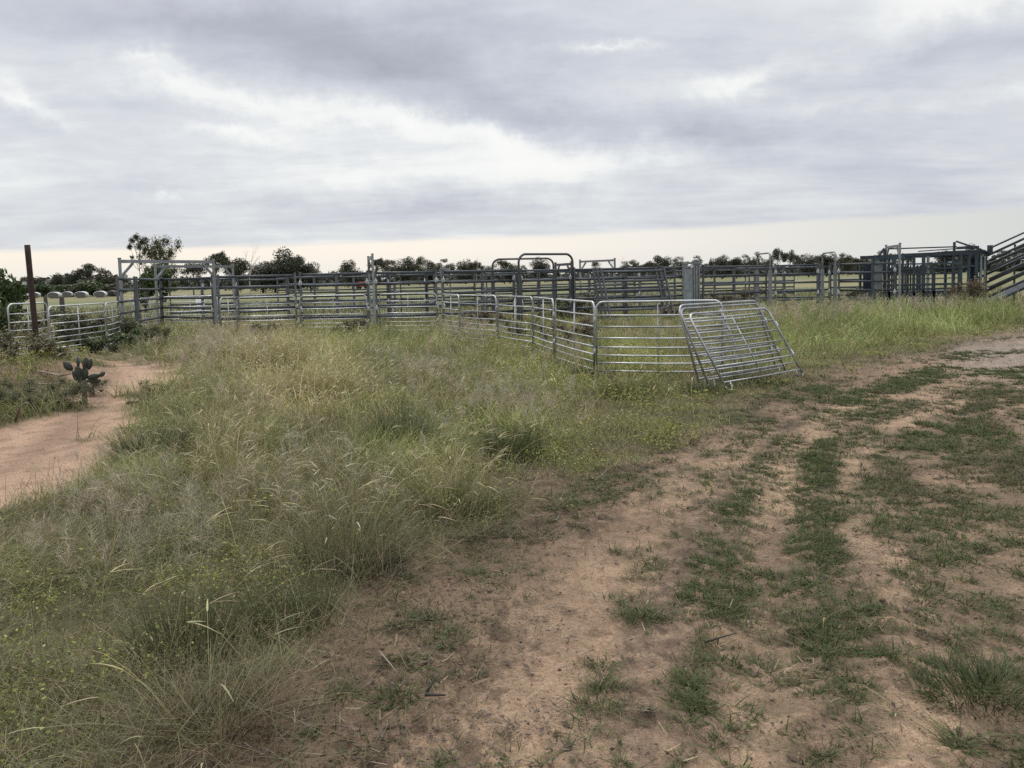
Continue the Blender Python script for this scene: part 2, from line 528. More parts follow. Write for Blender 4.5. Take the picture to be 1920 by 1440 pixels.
    field = c3((0.195, 0.175, 0.092)) * (0.75 + 0.5 * fieldn) * (0.8 + 0.4 * n1)
    green = c3((0.145, 0.152, 0.074))
    gsel = sst(0.45, 0.62, fbm(x / 90, y / 30, 151, 3))[:, None]
    field = field * (1 - gsel) + green * gsel * (0.8 + 0.4 * fieldn)
    far = sst(30, 44, rr)[:, None]
    base = mead * (1 - far) + field * far
    tr_, pa_, bk_ = track[:, None], path[:, None], bank[:, None]
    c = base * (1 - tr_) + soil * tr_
    c = c * (1 - 0.65 * cl[:, None]) + turf * 0.65 * cl[:, None]
    # stony gravel patch far right on the track
    gr = gb(u, v, [(1860, 668, 90, 30, 1.0), (1960, 680, 120, 40, 1.0)]).clip(0, 1)[:, None] * tr_
    c = c * (1 - gr * 0.8) + c3((0.24, 0.195, 0.16)) * (0.55 + 0.9 * n3) * gr * 0.8
    c = c * (1 - pa_) + pathc * pa_
    bankc = c3((0.20, 0.115, 0.08)) * (0.6 + 0.8 * n2)
    c = c * (1 - 0.7 * bk_) + bankc * 0.7 * bk_
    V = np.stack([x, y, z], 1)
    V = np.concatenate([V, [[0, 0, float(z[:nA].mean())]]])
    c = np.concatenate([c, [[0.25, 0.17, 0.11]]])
    i = np.arange(nR - 1)[:, None]; j = np.arange(nA)[None, :]; j2 = (j + 1) % nA
    Fq = np.stack([i * nA + j, i * nA + j2, (i + 1) * nA + j2, (i + 1) * nA + j], -1).reshape(-1, 4)
    Fq = Fq[:, ::-1]
    mt, N, L, b = new_mat('earth')
    at_ = N.new('ShaderNodeAttribute'); at_.attribute_name = 'Col'
    tc = N.new('ShaderNodeTexCoord')
    nz = N.new('ShaderNodeTexNoise'); nz.inputs['Scale'].default_value = 55; nz.inputs['Detail'].default_value = 8; nz.inputs['Roughness'].default_value = 0.7
    L.new(tc.outputs['Object'], nz.inputs['Vector'])
    mr = N.new('ShaderNodeMapRange'); mr.inputs[1].default_value = 0.25; mr.inputs[2].default_value = 0.75; mr.inputs[3].default_value = 0.62; mr.inputs[4].default_value = 1.38
    L.new(nz.outputs['Fac'], mr.inputs[0])
    mul = N.new('ShaderNodeVectorMath'); mul.operation = 'SCALE'
    L.new(at_.outputs['Color'], mul.inputs[0]); L.new(mr.outputs[0], mul.inputs['Scale'])
    # small dark crumbs and pale grains
    vo = N.new('ShaderNodeTexVoronoi'); vo.inputs['Scale'].default_value = 42; vo.inputs['Randomness'].default_value = 1
    L.new(tc.outputs['Object'], vo.inputs['Vector'])
    mr2 = N.new('ShaderNodeMapRange'); mr2.inputs[1].default_value = 0.10; mr2.inputs[2].default_value = 0.24; mr2.inputs[3].default_value = 0.72; mr2.inputs[4].default_value = 1.0
    L.new(vo.outputs['Distance'], mr2.inputs[0])
    mul2 = N.new('ShaderNodeVectorMath'); mul2.operation = 'SCALE'
    L.new(mul.outputs[0], mul2.inputs[0]); L.new(mr2.outputs[0], mul2.inputs['Scale'])
    L.new(mul2.outputs[0], b.inputs['Base Color'])
    b.inputs['Roughness'].default_value = 0.95; b.inputs['Specular IOR Level'].default_value = 0.15
    bp = N.new('ShaderNodeBump'); bp.inputs['Strength'].default_value = 0.7; bp.inputs['Distance'].default_value = 0.02
    nz2 = N.new('ShaderNodeTexNoise'); nz2.inputs['Scale'].default_value = 130; nz2.inputs['Detail'].default_value = 6; nz2.inputs['Roughness'].default_value = 0.75
    L.new(tc.outputs['Object'], nz2.inputs['Vector'])
    mg = N.new('ShaderNodeMapRange'); mg.inputs[1].default_value = 0.36; mg.inputs[2].default_value = 0.50; mg.inputs[3].default_value = 0.55; mg.inputs[4].default_value = 1.06
    L.new(nz2.outputs['Fac'], mg.inputs[0])
    mul3 = N.new('ShaderNodeVectorMath'); mul3.operation = 'SCALE'
    L.new(mul2.outputs[0], mul3.inputs[0]); L.new(mg.outputs[0], mul3.inputs['Scale']); L.new(mul3.outputs[0], b.inputs['Base Color'])
    ad = N.new('ShaderNodeMath'); ad.operation = 'ADD'; L.new(nz.outputs['Fac'], ad.inputs[0]); L.new(nz2.outputs['Fac'], ad.inputs[1])
    L.new(ad.outputs[0], bp.inputs['Height']); L.new(bp.outputs['Normal'], b.inputs['Normal'])
    me = mesh_np('ground', V, Fq, mt, c, smooth=True)
    return structure('ground', me)


build_ground()


# ------------------------------------------------------------------ ribbons: grass, stalks, twigs
class Ribbons:
    def __init__(s): s.V = []; s.C = []; s.F = []; s.n = 0

    def blades(s, P, az, L, lean, droop, w, cb, ct, segs=3, tip=0.12, wide=0.0):
        """curved tapering ribbons; P (N,3); all others (N,) ; colours (N,3)"""
        N = len(P)
        if N == 0: return
        t = np.linspace(0, 1, segs + 1)[None, :]
        L_ = L[:, None]; ln = lean[:, None]; dr = droop[:, None]
        hz = L_ * (np.sin(ln) * t + 0.55 * dr * t ** 2)
        vz = L_ * (np.cos(ln) * t - 0.5 * dr * t ** 2.2)
        cx = P[:, 0:1] + np.sin(az)[:, None] * hz
        cyy = P[:, 1:2] + np.cos(az)[:, None] * hz
        cz = P[:, 2:3] + vz
        sa = az + PI / 2 + rng.normal(0, 0.9, N)
        prof = (1 - (1 - tip) * t ** 1.4) * (1 - wide + wide * np.sin(PI * np.clip(t, 0.08, 1)))
        hw = 0.5 * w[:, None] * prof
        ox = np.sin(sa)[:, None] * hw; oy = np.cos(sa)[:, None] * hw
        v = np.empty((N, segs + 1, 2, 3), np.float32)
        v[:, :, 0, 0] = cx - ox; v[:, :, 0, 1] = cyy - oy; v[:, :, 0, 2] = cz
        v[:, :, 1, 0] = cx + ox; v[:, :, 1, 1] = cyy + oy; v[:, :, 1, 2] = cz
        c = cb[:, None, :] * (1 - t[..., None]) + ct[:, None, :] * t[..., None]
        c = np.repeat(c[:, :, None, :], 2, 2)
        k = (segs + 1) * 2
        b = s.n + np.arange(N)[:, None] * k + np.arange(segs)[None, :] * 2
        f = np.stack([b, b + 1, b + 3, b + 2], -1).reshape(-1, 4)
        s.V.append(v.reshape(-1, 3)); s.C.append(c.reshape(-1, 3)); s.F.append(f); s.n += N * k

    def leaves(s, P, size, col, flat=0.6, asp=0.6):
        """small rhombic leaves of any orientation"""
        N = len(P)
        if N == 0: return
        a = rng.normal(size=(N, 3)); a[:, 2] *= flat; a /= np.linalg.norm(a, axis=1)[:, None] + 1e-9
        b = rng.normal(size=(N, 3)); b[:, 2] *= flat
        b -= a * (a * b).sum(1)[:, None]; b /= np.linalg.norm(b, axis=1)[:, None] + 1e-9
        sz = size[:, None]
        v = np.stack([P - a * sz, P + b * sz * asp, P + a * sz, P - b * sz * asp], 1)
        f = s.n + np.arange(N)[:, None] * 4 + np.arange(4)[None, :]
        s.V.append(v.reshape(-1, 3)); s.C.append(np.repeat(col, 4, 0)); s.F.append(f); s.n += N * 4

    def mesh(s, name, mat):
        return mesh_np(name, np.concatenate(s.V), np.concatenate(s.F), mat, np.concatenate(s.C))


def cmix(a, b, t):
    a = np.asarray(a); b = np.asarray(b)
    return a[None, :] * (1 - t[:, None]) + b[None, :] * t[:, None]


def jitter(c, amt=0.18):
    n = len(c)
    return c * (1 + rng.normal(0, amt, (n, 1))).clip(0.45, 1.7) * (1 + rng.normal(0, 0.05, (n, 3)))


def scatter(n, r0, r1, power, half=39.0):
    """n ground points, density per area falling as r**-power"""
    U = rng.random(n)
    e = 2 - power
    r = (r0 ** e + U * (r1 ** e - r0 ** e)) ** (1 / e) if abs(e) > 1e-6 else r0 * (r1 / r0) ** U
    a = rng.uniform(-math.radians(half), math.radians(half), n)
    return r * np.sin(a), r * np.cos(a), r


DRY = [(520, 690, 120, 55, 0.9), (610, 750, 120, 45, 0.9), (420, 830, 50, 30, 1.0), (860, 905, 60, 35, 0.8), (650, 1010, 140, 60, 0.35),
       (30, 650, 60, 40, 0.7), (480, 620, 60, 25, 0.5), (560, 790, 120, 40, 0.5), (300, 760, 60, 30, 0.4),
       (450, 960, 120, 60, 0.4)]
WEED = [(1130, 720, 160, 50, 1.0), (1250, 790, 120, 45, 0.9), (980, 820, 130, 60, 0.7), (1000, 650, 90, 40, 0.6), (60, 1340, 170, 110, 0.6),
        (480, 1120, 140, 90, 0.6), (1230, 840, 90, 40, 0.6), (820, 740, 70, 40, 0.5), (1060, 860, 100, 30, 0.7), (900, 960, 70, 30, 0.6), (130, 1200, 160, 80, 0.5)]
HAZE = [(430, 660, 60, 35, 1.1), (340, 690, 60, 25, 0.9), (290, 970, 190, 60, 0.8), (330, 1060, 220, 80, 0.8), (960, 780, 100, 45, 1.1),
        (790, 720, 90, 35, 0.8), (600, 900, 130, 50, 0.5), (150, 850, 110, 40, 0.35), (1060, 690, 60, 30, 0.6), (90, 1080, 160, 60, 0.7), (720, 1000, 110, 50, 0.5), (470, 780, 70, 35, 0.8),
        (1500, 612, 120, 10, 0.6), (1700, 592, 160, 10, 0.7), (1900, 580, 160, 9, 0.7), (1280, 640, 90, 20, 0.7), (880, 640, 70, 20, 0.7), (1000, 900, 60, 30, 0.4)]
DARK = [(310, 850, 70, 30, 1.0), (750, 830, 50, 25, 1.0), (330, 795, 45, 22, 0.8), (700, 660, 70, 30, 0.4), (400, 1240, 130, 60, 0.5), (250, 650, 90, 20, 0.8), (1130, 700, 60, 25, 0.3), (100, 760, 80, 22, 0.6)]
TALL = [(950, 665, 130, 26, 0.35), (1075, 715, 60, 24, 0.3), (860, 635, 60, 20, 0.3), (1650, 600, 330, 30, 1.0), (2000, 590, 300, 40, 1.0), (1350, 640, 100, 30, 0.35), (520, 680, 200, 50, 0.35), (300, 650, 120, 25, 0.25), (650, 640, 160, 30, 0.25), (10, 690, 50, 40, 0.3)]
LOW = [(90, 965, 150, 55, 0.9), (200, 880, 70, 40, 0.6), (150, 690, 130, 40, 1.0), (60, 720, 120, 40, 0.8), (230, 660, 80, 25, 0.7), (330, 700, 50, 30, 0.4)]
BRIGHT = [(560, 770, 90, 35, 1), (640, 690, 90, 40, 0.8), (1130, 715, 150, 35, 1), (1000, 830, 100, 35, 0.9), (1240, 785, 100, 30, 0.9), (700, 800, 60, 30, 0.6), (480, 690, 60, 40, 0.6), (1560, 655, 180, 14, 0.9), (1760, 620, 160, 10, 0.9), (1450, 690, 80, 14, 0.6), (870, 640, 90, 20, 0.6), (900, 930, 70, 30, 0.5)]
BARE = [(375, 945, 55, 24, 0.9), (205, 1395, 60, 20, 0.6), (130, 1370, 60, 18, 0.4), (560, 1000, 40, 14, 0.4)]


def veg_fields(x, y, r):
    path, track, bank = masks(x, y)
    u, v = project(x, y, 0.0)
    n = fbm(x / 0.9, y / 0.9, 201, 3)
    n2 = fbm(x / 2.6, y / 2.6, 211, 3)
    dry = (gb(u, v, DRY) + 0.9 * (n2 - 0.5) + 0.15).clip(0, 1)
    weed = (gb(u, v, WEED) + 0.6 * (n - 0.5)).clip(0, 1)
    haze = gb(u, v, HAZE).clip(0, 1.5)
    dark = (gb(u, v, DARK) + 0.5 * (0.45 - n2)).clip(0, 1)
    tall = gb(u, v, TALL).clip(0, 1)
    bare = gb(u, v, BARE).clip(0, 1)
    return path, track, bank, u, v, n, n2, dry, weed, haze, dark, tall, bare


GREEN = (0.125, 0.152, 0.052); OLIVE = (0.195, 0.185, 0.078); STRAW = (0.42, 0.35, 0.18); LIME = (0.270, 0.300, 0.090)
DGREEN = (0.040, 0.056, 0.026); PURPLE = (0.36, 0.315, 0.245); BROWN = (0.12, 0.095, 0.060)


def meadow():
    G = Ribbons(); D = Ribbons(); S = Ribbons(); W = Ribbons()
    # ---- leafy grass
    for (n, r0, r1, pw) in ((150000, 2.2, 9, 1.0), (150000, 9, 34, 1.15)):
        x, y, r = scatter(n, r0, r1, pw)
        path, track, bank, u, v, nn, n2, dry, weed, haze, dark, tall, bare = veg_fields(x, y, r)
        low = gb(u, v, LOW).clip(0, 1)
        edge = sd_poly(x, y, TRACK_G)
        rise = sst(-1.6, -0.1, edge)           # 0 deep in the meadow, 1 at the track edge
        dens = (1 - sst(0.05, 0.75, path)) * (1 - sst(0.1, 0.8, track)) * (1 - 0.85 * bare) * (0.16 + 1.15 * sst(0.33, 0.6, nn)) * (1 - 0.35 * weed) * (1 - 0.35 * rise)
        k = rng.random(n) < dens
        x, y, r, nn, n2, dry, weed, dark, tall, rise, u, v, low = [q[k] for q in (x, y, r, nn, n2, dry, weed, dark, tall, rise, u, v, low)]
        n = len(x)
        nearleft = sst(860, 1020, v)
        tone = ((0.42 + 1.42 * fbm(x / 0.5, y / 0.5, 241, 3)) * (1 + 0.48 * gb(u, v, BRIGHT).clip(0, 1)))[:, None]; tuft = 0.45 + 1.1 * fbm(x / 0.6, y / 0.6, 243, 3)
        Hh = (0.26 + 0.20 * n2 + 0.42 * tall + 0.10 * dry + 0.08 * dark - 0.06 * nearleft) * tuft * (1 - 0.42 * nearleft) * (1 - 0.70 * rise) * (1 - 0.35 * weed) * (1 - 0.6 * low)
        L = Hh * rng.uniform(0.45, 1.25, n)
        z = height(x, y) - 0.01
        wd = (0.0042 * (1 + 0.5 * dark)) * np.maximum(1, r / 5.0) ** 0.75 * rng.uniform(0.6, 1.4, n)
        isdry = rng.random(n) < (0.17 + 0.62 * dry) * (1 - 0.6 * tall * (u > 1350))
        ct = np.where(isdry[:, None], cmix(STRAW, OLIVE, rng.random(n) * 0.6), cmix(GREEN, LIME, (0.28 + 0.45 * weed + 0.9 * (nn - 0.45) + 0.45 * tall * rng.random(n)).clip(0, 1)))
        ct = ct * (1 - dark[:, None] * 0.6) + np.array(DGREEN) * dark[:, None] * 0.6
        rg = (sst(1250, 1450, u) * rng.random(n))[:, None]
        ct = ct * (1 - 0.85 * rg) + cmix((0.115, 0.150, 0.050), (0.205, 0.245, 0.085), rng.random(n)) * 0.85 * rg
        nl = (nearleft * (0.45 + 0.9 * sst(0.42, 0.62, fbm(x / 0.55, y / 0.55, 247, 3))))[:, None].clip(0, 1) * rng.random((n, 1)) ** 0.6
        ct = (ct * (1 - 0.6 * nl) + np.array((0.150, 0.118, 0.066)) * 0.6 * nl) * tone * (1.12 - 0.22 * nearleft[:, None])
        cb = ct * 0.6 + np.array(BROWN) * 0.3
        flow = 2 * PI * fbm(x / 1.1, y / 1.1, 231, 2) * 1.6
        azb = np.where(rng.random(n) < 0.55, flow + rng.normal(0, 0.6, n), rng.uniform(0, 2 * PI, n))
        wide = rng.random(n) < 0.16
        wd = np.where(wide, wd * 1.9, wd)
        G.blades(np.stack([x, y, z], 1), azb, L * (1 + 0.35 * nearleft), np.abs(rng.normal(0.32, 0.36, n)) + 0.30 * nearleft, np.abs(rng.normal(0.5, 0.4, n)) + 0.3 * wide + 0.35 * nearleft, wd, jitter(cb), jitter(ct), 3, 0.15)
    # ---- short under-layer
    x, y, r = scatter(150000, 2.2, 20, 1.1)
    path, track, bank, u, v, nn, n2, dry, weed, haze, dark, tall, bare = veg_fields(x, y, r)
    dens = (1 - sst(0.1, 0.8, path)) * (1 - sst(0.25, 0.95, track)) * (1 - 0.7 * bare)
    k = rng.random(len(x)) < dens * 0.8
    x, y, r, nn, dry, weed = [q[k] for q in (x, y, r, nn, dry, weed)]
    n = len(x); z = height(x, y) - 0.005
    t = rng.random(n)
    ct = np.where((rng.random(n) < 0.45 + 0.3 * dry)[:, None], cmix(BROWN, STRAW, t * 0.6), cmix(OLIVE, GREEN, t))
    G.blades(np.stack([x, y, z], 1), rng.uniform(0, 2 * PI, n), rng.uniform(0.04, 0.16, n), np.abs(rng.normal(0.8, 0.4, n)), np.abs(rng.normal(0.4, 0.3, n)),
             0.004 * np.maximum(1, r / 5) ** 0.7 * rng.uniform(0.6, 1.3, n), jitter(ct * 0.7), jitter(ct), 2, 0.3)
    # ---- tangled thin stems, bent every way
    x, y, r = scatter(60000, 2.2, 13, 1.2)
    path, track, bank, u, v, nn, n2, dry, weed, haze, dark, tall, bare = veg_fields(x, y, r)
    edge = sd_poly(x, y, TRACK_G)
    k = rng.random(len(x)) < (1 - sst(0.05, 0.6, path)) * (1 - sst(-0.3, 0.55, edge)) * (0.25 + 0.9 * sst(0.38, 0.6, nn))
    x, y, r, dry = [q[k] for q in (x, y, r, dry)]
    n = len(x); t = rng.random(n)
    c = np.where((rng.random(n) < 0.5)[:, None], cmix((0.16, 0.125, 0.075), (0.36, 0.30, 0.18), t), cmix((0.10, 0.11, 0.045), (0.22, 0.22, 0.10), t))
    c = jitter(c)
    D.blades(np.stack([x, y, height(x, y) + rng.uniform(0, 0.08, n)], 1), rng.uniform(0, 2 * PI, n), rng.uniform(0.08, 0.34, n), rng.uniform(0.2, 1.45, n), rng.uniform(-0.2, 0.7, n),
             0.0021 * np.maximum(1, r / 4.5) ** 0.8 * rng.uniform(0.7, 1.5, n), c * 0.8, c, 3, 0.6)
    # ---- dry seed stalks with pale drooping spikes
    x, y, r = scatter(26000, 3.2, 30, 1.0)
    path, track, bank, u, v, nn, n2, dry, weed, haze, dark, tall, bare = veg_fields(x, y, r)
    edge = sd_poly(x, y, TRACK_G)
    k = rng.random(len(x)) < (0.06 + 0.9 * gb(u, v, DRY).clip(0, 1)) * (path < 0.3) * (edge < -0.25) * (0.3 + nn)
    x, y, r, tall, n2 = [q[k] for q in (x, y, r, tall, n2)]
    n = len(x); z = height(x, y)
    az = rng.normal(1.4, 0.9, n); L = (0.42 + 0.3 * tall + 0.15 * n2) * rng.uniform(0.6, 1.25, n)
    lean = np.abs(rng.normal(0.3, 0.2, n)); dr = np.abs(rng.normal(0.35, 0.2, n))
    sc = np.maximum(1, r / 6) ** 0.7
    cs = jitter(cmix(STRAW, OLIVE, rng.random(n) * 0.7))
    P = np.stack([x, y, z], 1)
    D.blades(P, az, L, lean, dr, 0.003 * sc, cs * 0.7, cs, 4, 0.6)
    hz = L * (np.sin(lean) + 0.55 * dr); vz = L * (np.cos(lean) - 0.5 * dr)
    T = P + np.stack([np.sin(az) * hz, np.cos(az) * hz, vz], 1)
    cc = jitter(cmix((0.42, 0.36, 0.22), (0.33, 0.28, 0.15), rng.random(n)))
    for _ in range(2):
        D.blades(T, az + rng.normal(0, 0.1, n), rng.uniform(0.07, 0.12, n), rng.uniform(0.9, 1.5, n), rng.uniform(0.2, 0.7, n), 0.011 * sc, cc, cc * 0.95, 3, 0.3, 0.5)
    # ---- airy panicles: the hazy seed heads
    x, y, r = scatter(46000, 2.6, 31, 1.0)
    path, track, bank, u, v, nn, n2, dry, weed, haze, dark, tall, bare = veg_fields(x, y, r)
    edge = sd_poly(x, y, TRACK_G)
    k = rng.random(len(x)) < haze * 0.42 * (path < 0.6) * (edge < -0.3)
    x, y, r, tall, v = [q[k] for q in (x, y, r, tall, v)]
    n = len(x); z = height(x, y)
    L = (0.34 + 0.40 * tall - 0.06 * sst(950, 1150, v)) * rng.uniform(0.7, 1.2, n); az = rng.uniform(0, 2 * PI, n); lean = np.abs(rng.normal(0.15, 0.12, n))
    sc = np.maximum(1, r / 4) ** 0.95
    P = np.stack([x, y, z], 1)
    cs = jitter(cmix(PURPLE, STRAW, rng.random(n) * 0.5) * 0.98)
    S.blades(P, az, L, lean, lean * 0.6, 0.0018 * sc, cs * 0.6, cs, 3, 0.7)
    for q in range(26):
        t = rng.uniform(0.55, 1.0, n)
        hz = L * (np.sin(lean) * t + 0.55 * lean * 0.6 * t ** 2); vz = L * (np.cos(lean) * t - 0.3 * lean * t ** 2.2)
        B = P + np.stack([np.sin(az) * hz, np.cos(az) * hz, vz], 1)
        S.blades(B, rng.uniform(0, 2 * PI, n), L * rng.uniform(0.16, 0.36, n) * (1.25 - 0.6 * t), rng.uniform(0.5, 1.35, n), rng.uniform(0, 0.25, n), 0.00115 * sc * rng.uniform(0.7, 1.2, n), cs * 0.9, cs * 1.1, 2, 0.8)
    # ---- low leafy weeds
    x, y, r = scatter(12000, 2.2, 22, 1.0)
    path, track, bank, u, v, nn, n2, dry, weed, haze, dark, tall, bare = veg_fields(x, y, r)
    edge = sd_poly(x, y, TRACK_G)
    k = rng.random(len(x)) < (weed * 0.8 + 0.05) * (0.12 + 0.95 * sst(0.44, 0.58, fbm(x / 0.5, y / 0.5, 251, 3))) * (path < 0.3) * (1 - sst(-0.1, 0.7, edge))
    x, y, r, n2, edge, v = [q[k] for q in (x, y, r, n2, edge, v)]
    hw = (0.10 + 0.16 * rng.random(len(x))) * (0.35 + 0.65 * sst(0.2, -1.2, edge))
    for q in range(46):
        n = len(x)
        a = rng.uniform(0, 2 * PI, n); rad = 0.16 * np.sqrt(rng.random(n)); hh = hw * rng.random(n) ** 0.6
        px, py = x + rad * np.sin(a), y + rad * np.cos(a)
        P = np.stack([px, py, height(px, py) + hh + 0.01], 1)
        tt = (hh / hw)
        c = jitter(cmix((0.090, 0.105, 0.032), (0.310, 0.315, 0.085), (tt * rng.uniform(0.5, 1.1, n)).clip(0, 1)), 0.2)
        W.leaves(P, (0.0055 + 0.006 * rng.random(n)) * np.maximum(1, r / 5) ** 0.75, c, 0.5, 0.65)
    stuff('meadow_grass', G.mesh('meadow_grass', M_GRASS), 'olive and green grass covering the ground left of the dirt track', 'grass')
    stuff('dry_grass', D.mesh('dry_grass', M_GRASS), 'straw coloured dry grass with pale drooping seed spikes in the meadow', 'grass')
    stuff('seed_grass', S.mesh('seed_grass', M_GRASS), 'wispy beige purple grass seed heads hovering like haze over the meadow', 'grass')
    stuff('low_weeds', W.mesh('low_weeds', M_GRASS), 'low yellow green leafy weeds between meadow and dirt track', 'weeds')


meadow()


def track_turf():
    T = Ribbons(); Lt = Ribbons()
    x, y, r = scatter(330000, 2.1, 26, 1.15, 40)
    path, track, bank = masks(x, y)
    u, v = project(x, y, 0.0)
    u2 = u + 26 * (fbm(x * 2.2, y * 2.2, 301, 3) - 0.5) * 2; v2 = v + 12 * (fbm(x * 2.2, y * 2.2, 305, 3) - 0.5) * 2
    cl = clump_mask(u2, v2)
    nn = fbm(x * 3.2, y * 3.2, 311, 3)
    edge = sd_poly(x, y, TRACK_G)
    far = sst(6.5, 12, r) * sst(1300, 1600, u)
    nb = fbm(x * 0.9, y * 0.9, 321, 4)
    cl = cl * 0.35
    strag = sst(0.56, 0.74, nb) * 0.35 + far * 0.22 * sst(0.42, 0.6, nb)
    edgeg = (1 - sst(0.0, 1.3, edge)) * (1.3 * sst(0.40, 0.62, nn) + 0.15)
    rutm = np.zeros(len(x))
    for (line, w, kind) in RUTS:
        d, _, _ = along(x, y, line); rutm = np.maximum(rutm, np.exp(-(d / (w * 0.9)) ** 2))
    dens = (sst(0.28, 0.75, cl) * (0.55 + 0.45 * sst(0.3, 0.55, nn)) + (strag * 0.3 + edgeg) * (1 - 0.9 * rutm)).clip(0, 1) * track
    k = rng.random(len(x)) < dens * 0.62
    x, y, r, cl, u, v, nn, edge = [q[k] for q in (x, y, r, cl, u, v, nn, edge)]
    n = len(x); z = height(x, y) + 0.0
    big = gb(u, v, [(1847, 1287, 90, 45, 1.0), (1610, 1320, 70, 80, 0.6), (1915, 1418, 60, 40, 0.7)]).clip(0, 1)
    L = rng.uniform(0.035, 0.095, n) * (0.75 + 0.5 * cl) * (1 + 0.7 * big)
    deadish = rng.random(n) < (0.10 + 0.45 * (1 - sst(0.15, 0.5, cl)))
    t = rng.random(n)
    ct = np.where(deadish[:, None], cmix((0.19, 0.15, 0.085), (0.11, 0.085, 0.055), t), cmix((0.062, 0.084, 0.030), (0.125, 0.140, 0.052), t))
    T.blades(np.stack([x, y, z], 1), rng.uniform(0, 2 * PI, n), L, np.abs(rng.normal(0.95, 0.38, n)).clip(0.05, 1.5), np.abs(rng.normal(0.25, 0.25, n)),
             0.0046 * np.maximum(1, r / 4.5) ** 0.75 * rng.uniform(0.6, 1.4, n), jitter(ct * 0.7), jitter(ct), 2, 0.2)
    # the clumps and strips: small tufts of unequal size, each a low star of blades
    TX, TY, TS = [], [], []
    for (a, b, ra, rb) in CLUMPS:
        c0 = gp(a, b); cx_ = gp(a + ra, b); cy_ = gp(a, b + rb)
        area = PI * math.hypot(cx_[0] - c0[0], cx_[1] - c0[1]) * math.hypot(cy_[0] - c0[0], cy_[1] - c0[1])
        rd = math.hypot(*c0)
        nt = int(max(10, min(150, area * 300 * max(0.35, min(1.0, 7 / rd)))))
        q = rng.normal(0, 0.58, (nt, 2)) * (0.6 + 0.8 * rng.random((nt, 1)))
        gx_, gy_ = gp(a + q[:, 0] * ra, b + q[:, 1] * rb)
        kx = fbm(gx_ * 4, gy_ * 4, 351, 3) > 0.40
        TX.append(gx_[kx]); TY.append(gy_[kx]); TS.append(np.full(kx.sum(), 1.45 if ra > 70 else 1.0) * rng.uniform(0.5, 1.3, kx.sum()))
    for (line, w, dn) in STRIPS:
        for i in range(len(line) - 1):
            (x0, y0), (x1, y1) = line[i], line[i + 1]
            Ls = math.hypot(x1 - x0, y1 - y0); rd = math.hypot((x0 + x1) / 2, (y0 + y1) / 2)
            nt = int(Ls * 150 * dn * min(1.0, 8 / rd) * (w / 0.16) ** 0.6)
            t_ = rng.random(nt); o_ = rng.normal(0, w * 0.8, nt)
            gx_ = x0 + (x1 - x0) * t_ - (y1 - y0) / Ls * o_; gy_ = y0 + (y1 - y0) * t_ + (x1 - x0) / Ls * o_
            kx = (fbm(t_ * Ls * 0.8 + 7 * i, o_ * 2.5 + 3 * w, 361, 4) > 0.42) & (fbm(gx_ * 7, gy_ * 7, 366, 2) > 0.40)
            TX.append(gx_[kx]); TY.append(gy_[kx]); TS.append(rng.gamma(4, 0.2, kx.sum()).clip(0.3, 1.5))
    ex, ey, er = scatter(5200, 2.2, 24, 1.1, 40)
    eu, ev = project(ex, ey, 0.0)
    ked = rng.random(len(ex)) < sst(0.46, 0.62, fbm(ex * 1.1, ey * 1.1, 381, 4)) * (0.25 + 0.75 * sst(1150, 1420, eu)) * (sd_poly(ex, ey, TRACK_G) > 0.1)
    ex, ey = ex[ked], ey[ked]
    for q in range(4):
        TX.append(ex + rng.normal(0, 0.10, len(ex))); TY.append(ey + rng.normal(0, 0.10, len(ex))); TS.append(rng.gamma(4, 0.17, len(ex)).clip(0.25, 1.2))
    TX, TY, TS = np.concatenate(TX), np.concatenate(TY), np.concatenate(TS)
    rutc = np.zeros(len(TX))
    for (line, w, kind) in RUTS:
        d, _, _ = along(TX, TY, line); rutc = np.maximum(rutc, np.exp(-(d / (w * 0.85)) ** 2))
    keepc = (sd_poly(TX, TY, TRACK_G) > -0.2) & (rng.random(len(TX)) > 1.15 * rutc - 0.30 - 0.35 * (fbm(TX * 1.3, TY * 1.3, 377, 2) > 0.55))
    TX, TY, TS = TX[keepc], TY[keepc], TS[keepc]
    nb_ = 22
    X = np.repeat(TX, nb_); Y = np.repeat(TY, nb_); SZ = np.repeat(TS, nb_); tone = np.repeat(rng.random(len(TX)), nb_)
    fal = np.repeat(fbm(TX * 0.8, TY * 0.8, 371, 3), nb_)
    n_ = len(X); aa = rng.uniform(0, 2 * PI, n_); off = 0.045 * np.sqrt(rng.random(n_)) * SZ
    X = X + off * np.sin(aa); Y = Y + off * np.cos(aa); rr_ = np.hypot(X, Y)
    flat = rng.random(n_) < 0.45
    Lb = np.where(flat, rng.uniform(0.04, 0.13, n_), rng.uniform(0.02, 0.065, n_)) * SZ
    ln = np.where(flat, rng.uniform(1.1, 1.5, n_), np.abs(rng.normal(0.85, 0.35, n_)))
    tt = (0.35 * tone + 0.65 * rng.random(n_))
    cc_ = cmix((0.040, 0.060, 0.018), (0.130, 0.168, 0.048), tt)
    dd = rng.random(n_) < 0.12 + 0.35 * sst(0.5, 0.68, fal) + 0.25 * (tone > 0.8)
    cc_ = np.where(dd[:, None], cmix((0.21, 0.165, 0.095), (0.10, 0.078, 0.05), rng.random(n_)), cc_)
    T.blades(np.stack([X, Y, height(X, Y) + 0.004], 1), aa + rng.normal(0, 0.8, n_), Lb, ln, np.abs(rng.normal(0.2, 0.2, n_)),
             0.0046 * np.maximum(1, rr_ / 4.5) ** 0.75 * rng.uniform(0.6, 1.4, n_), jitter(cc_ * 0.65), jitter(cc_), 2, 0.2)
    # runners and stolon stars around clumps: longer flat blades
    m_ = rng.random(n) < 0.06
    xs, ys, zs, rs = x[m_], y[m_], z[m_], r[m_]
    ns = len(xs)
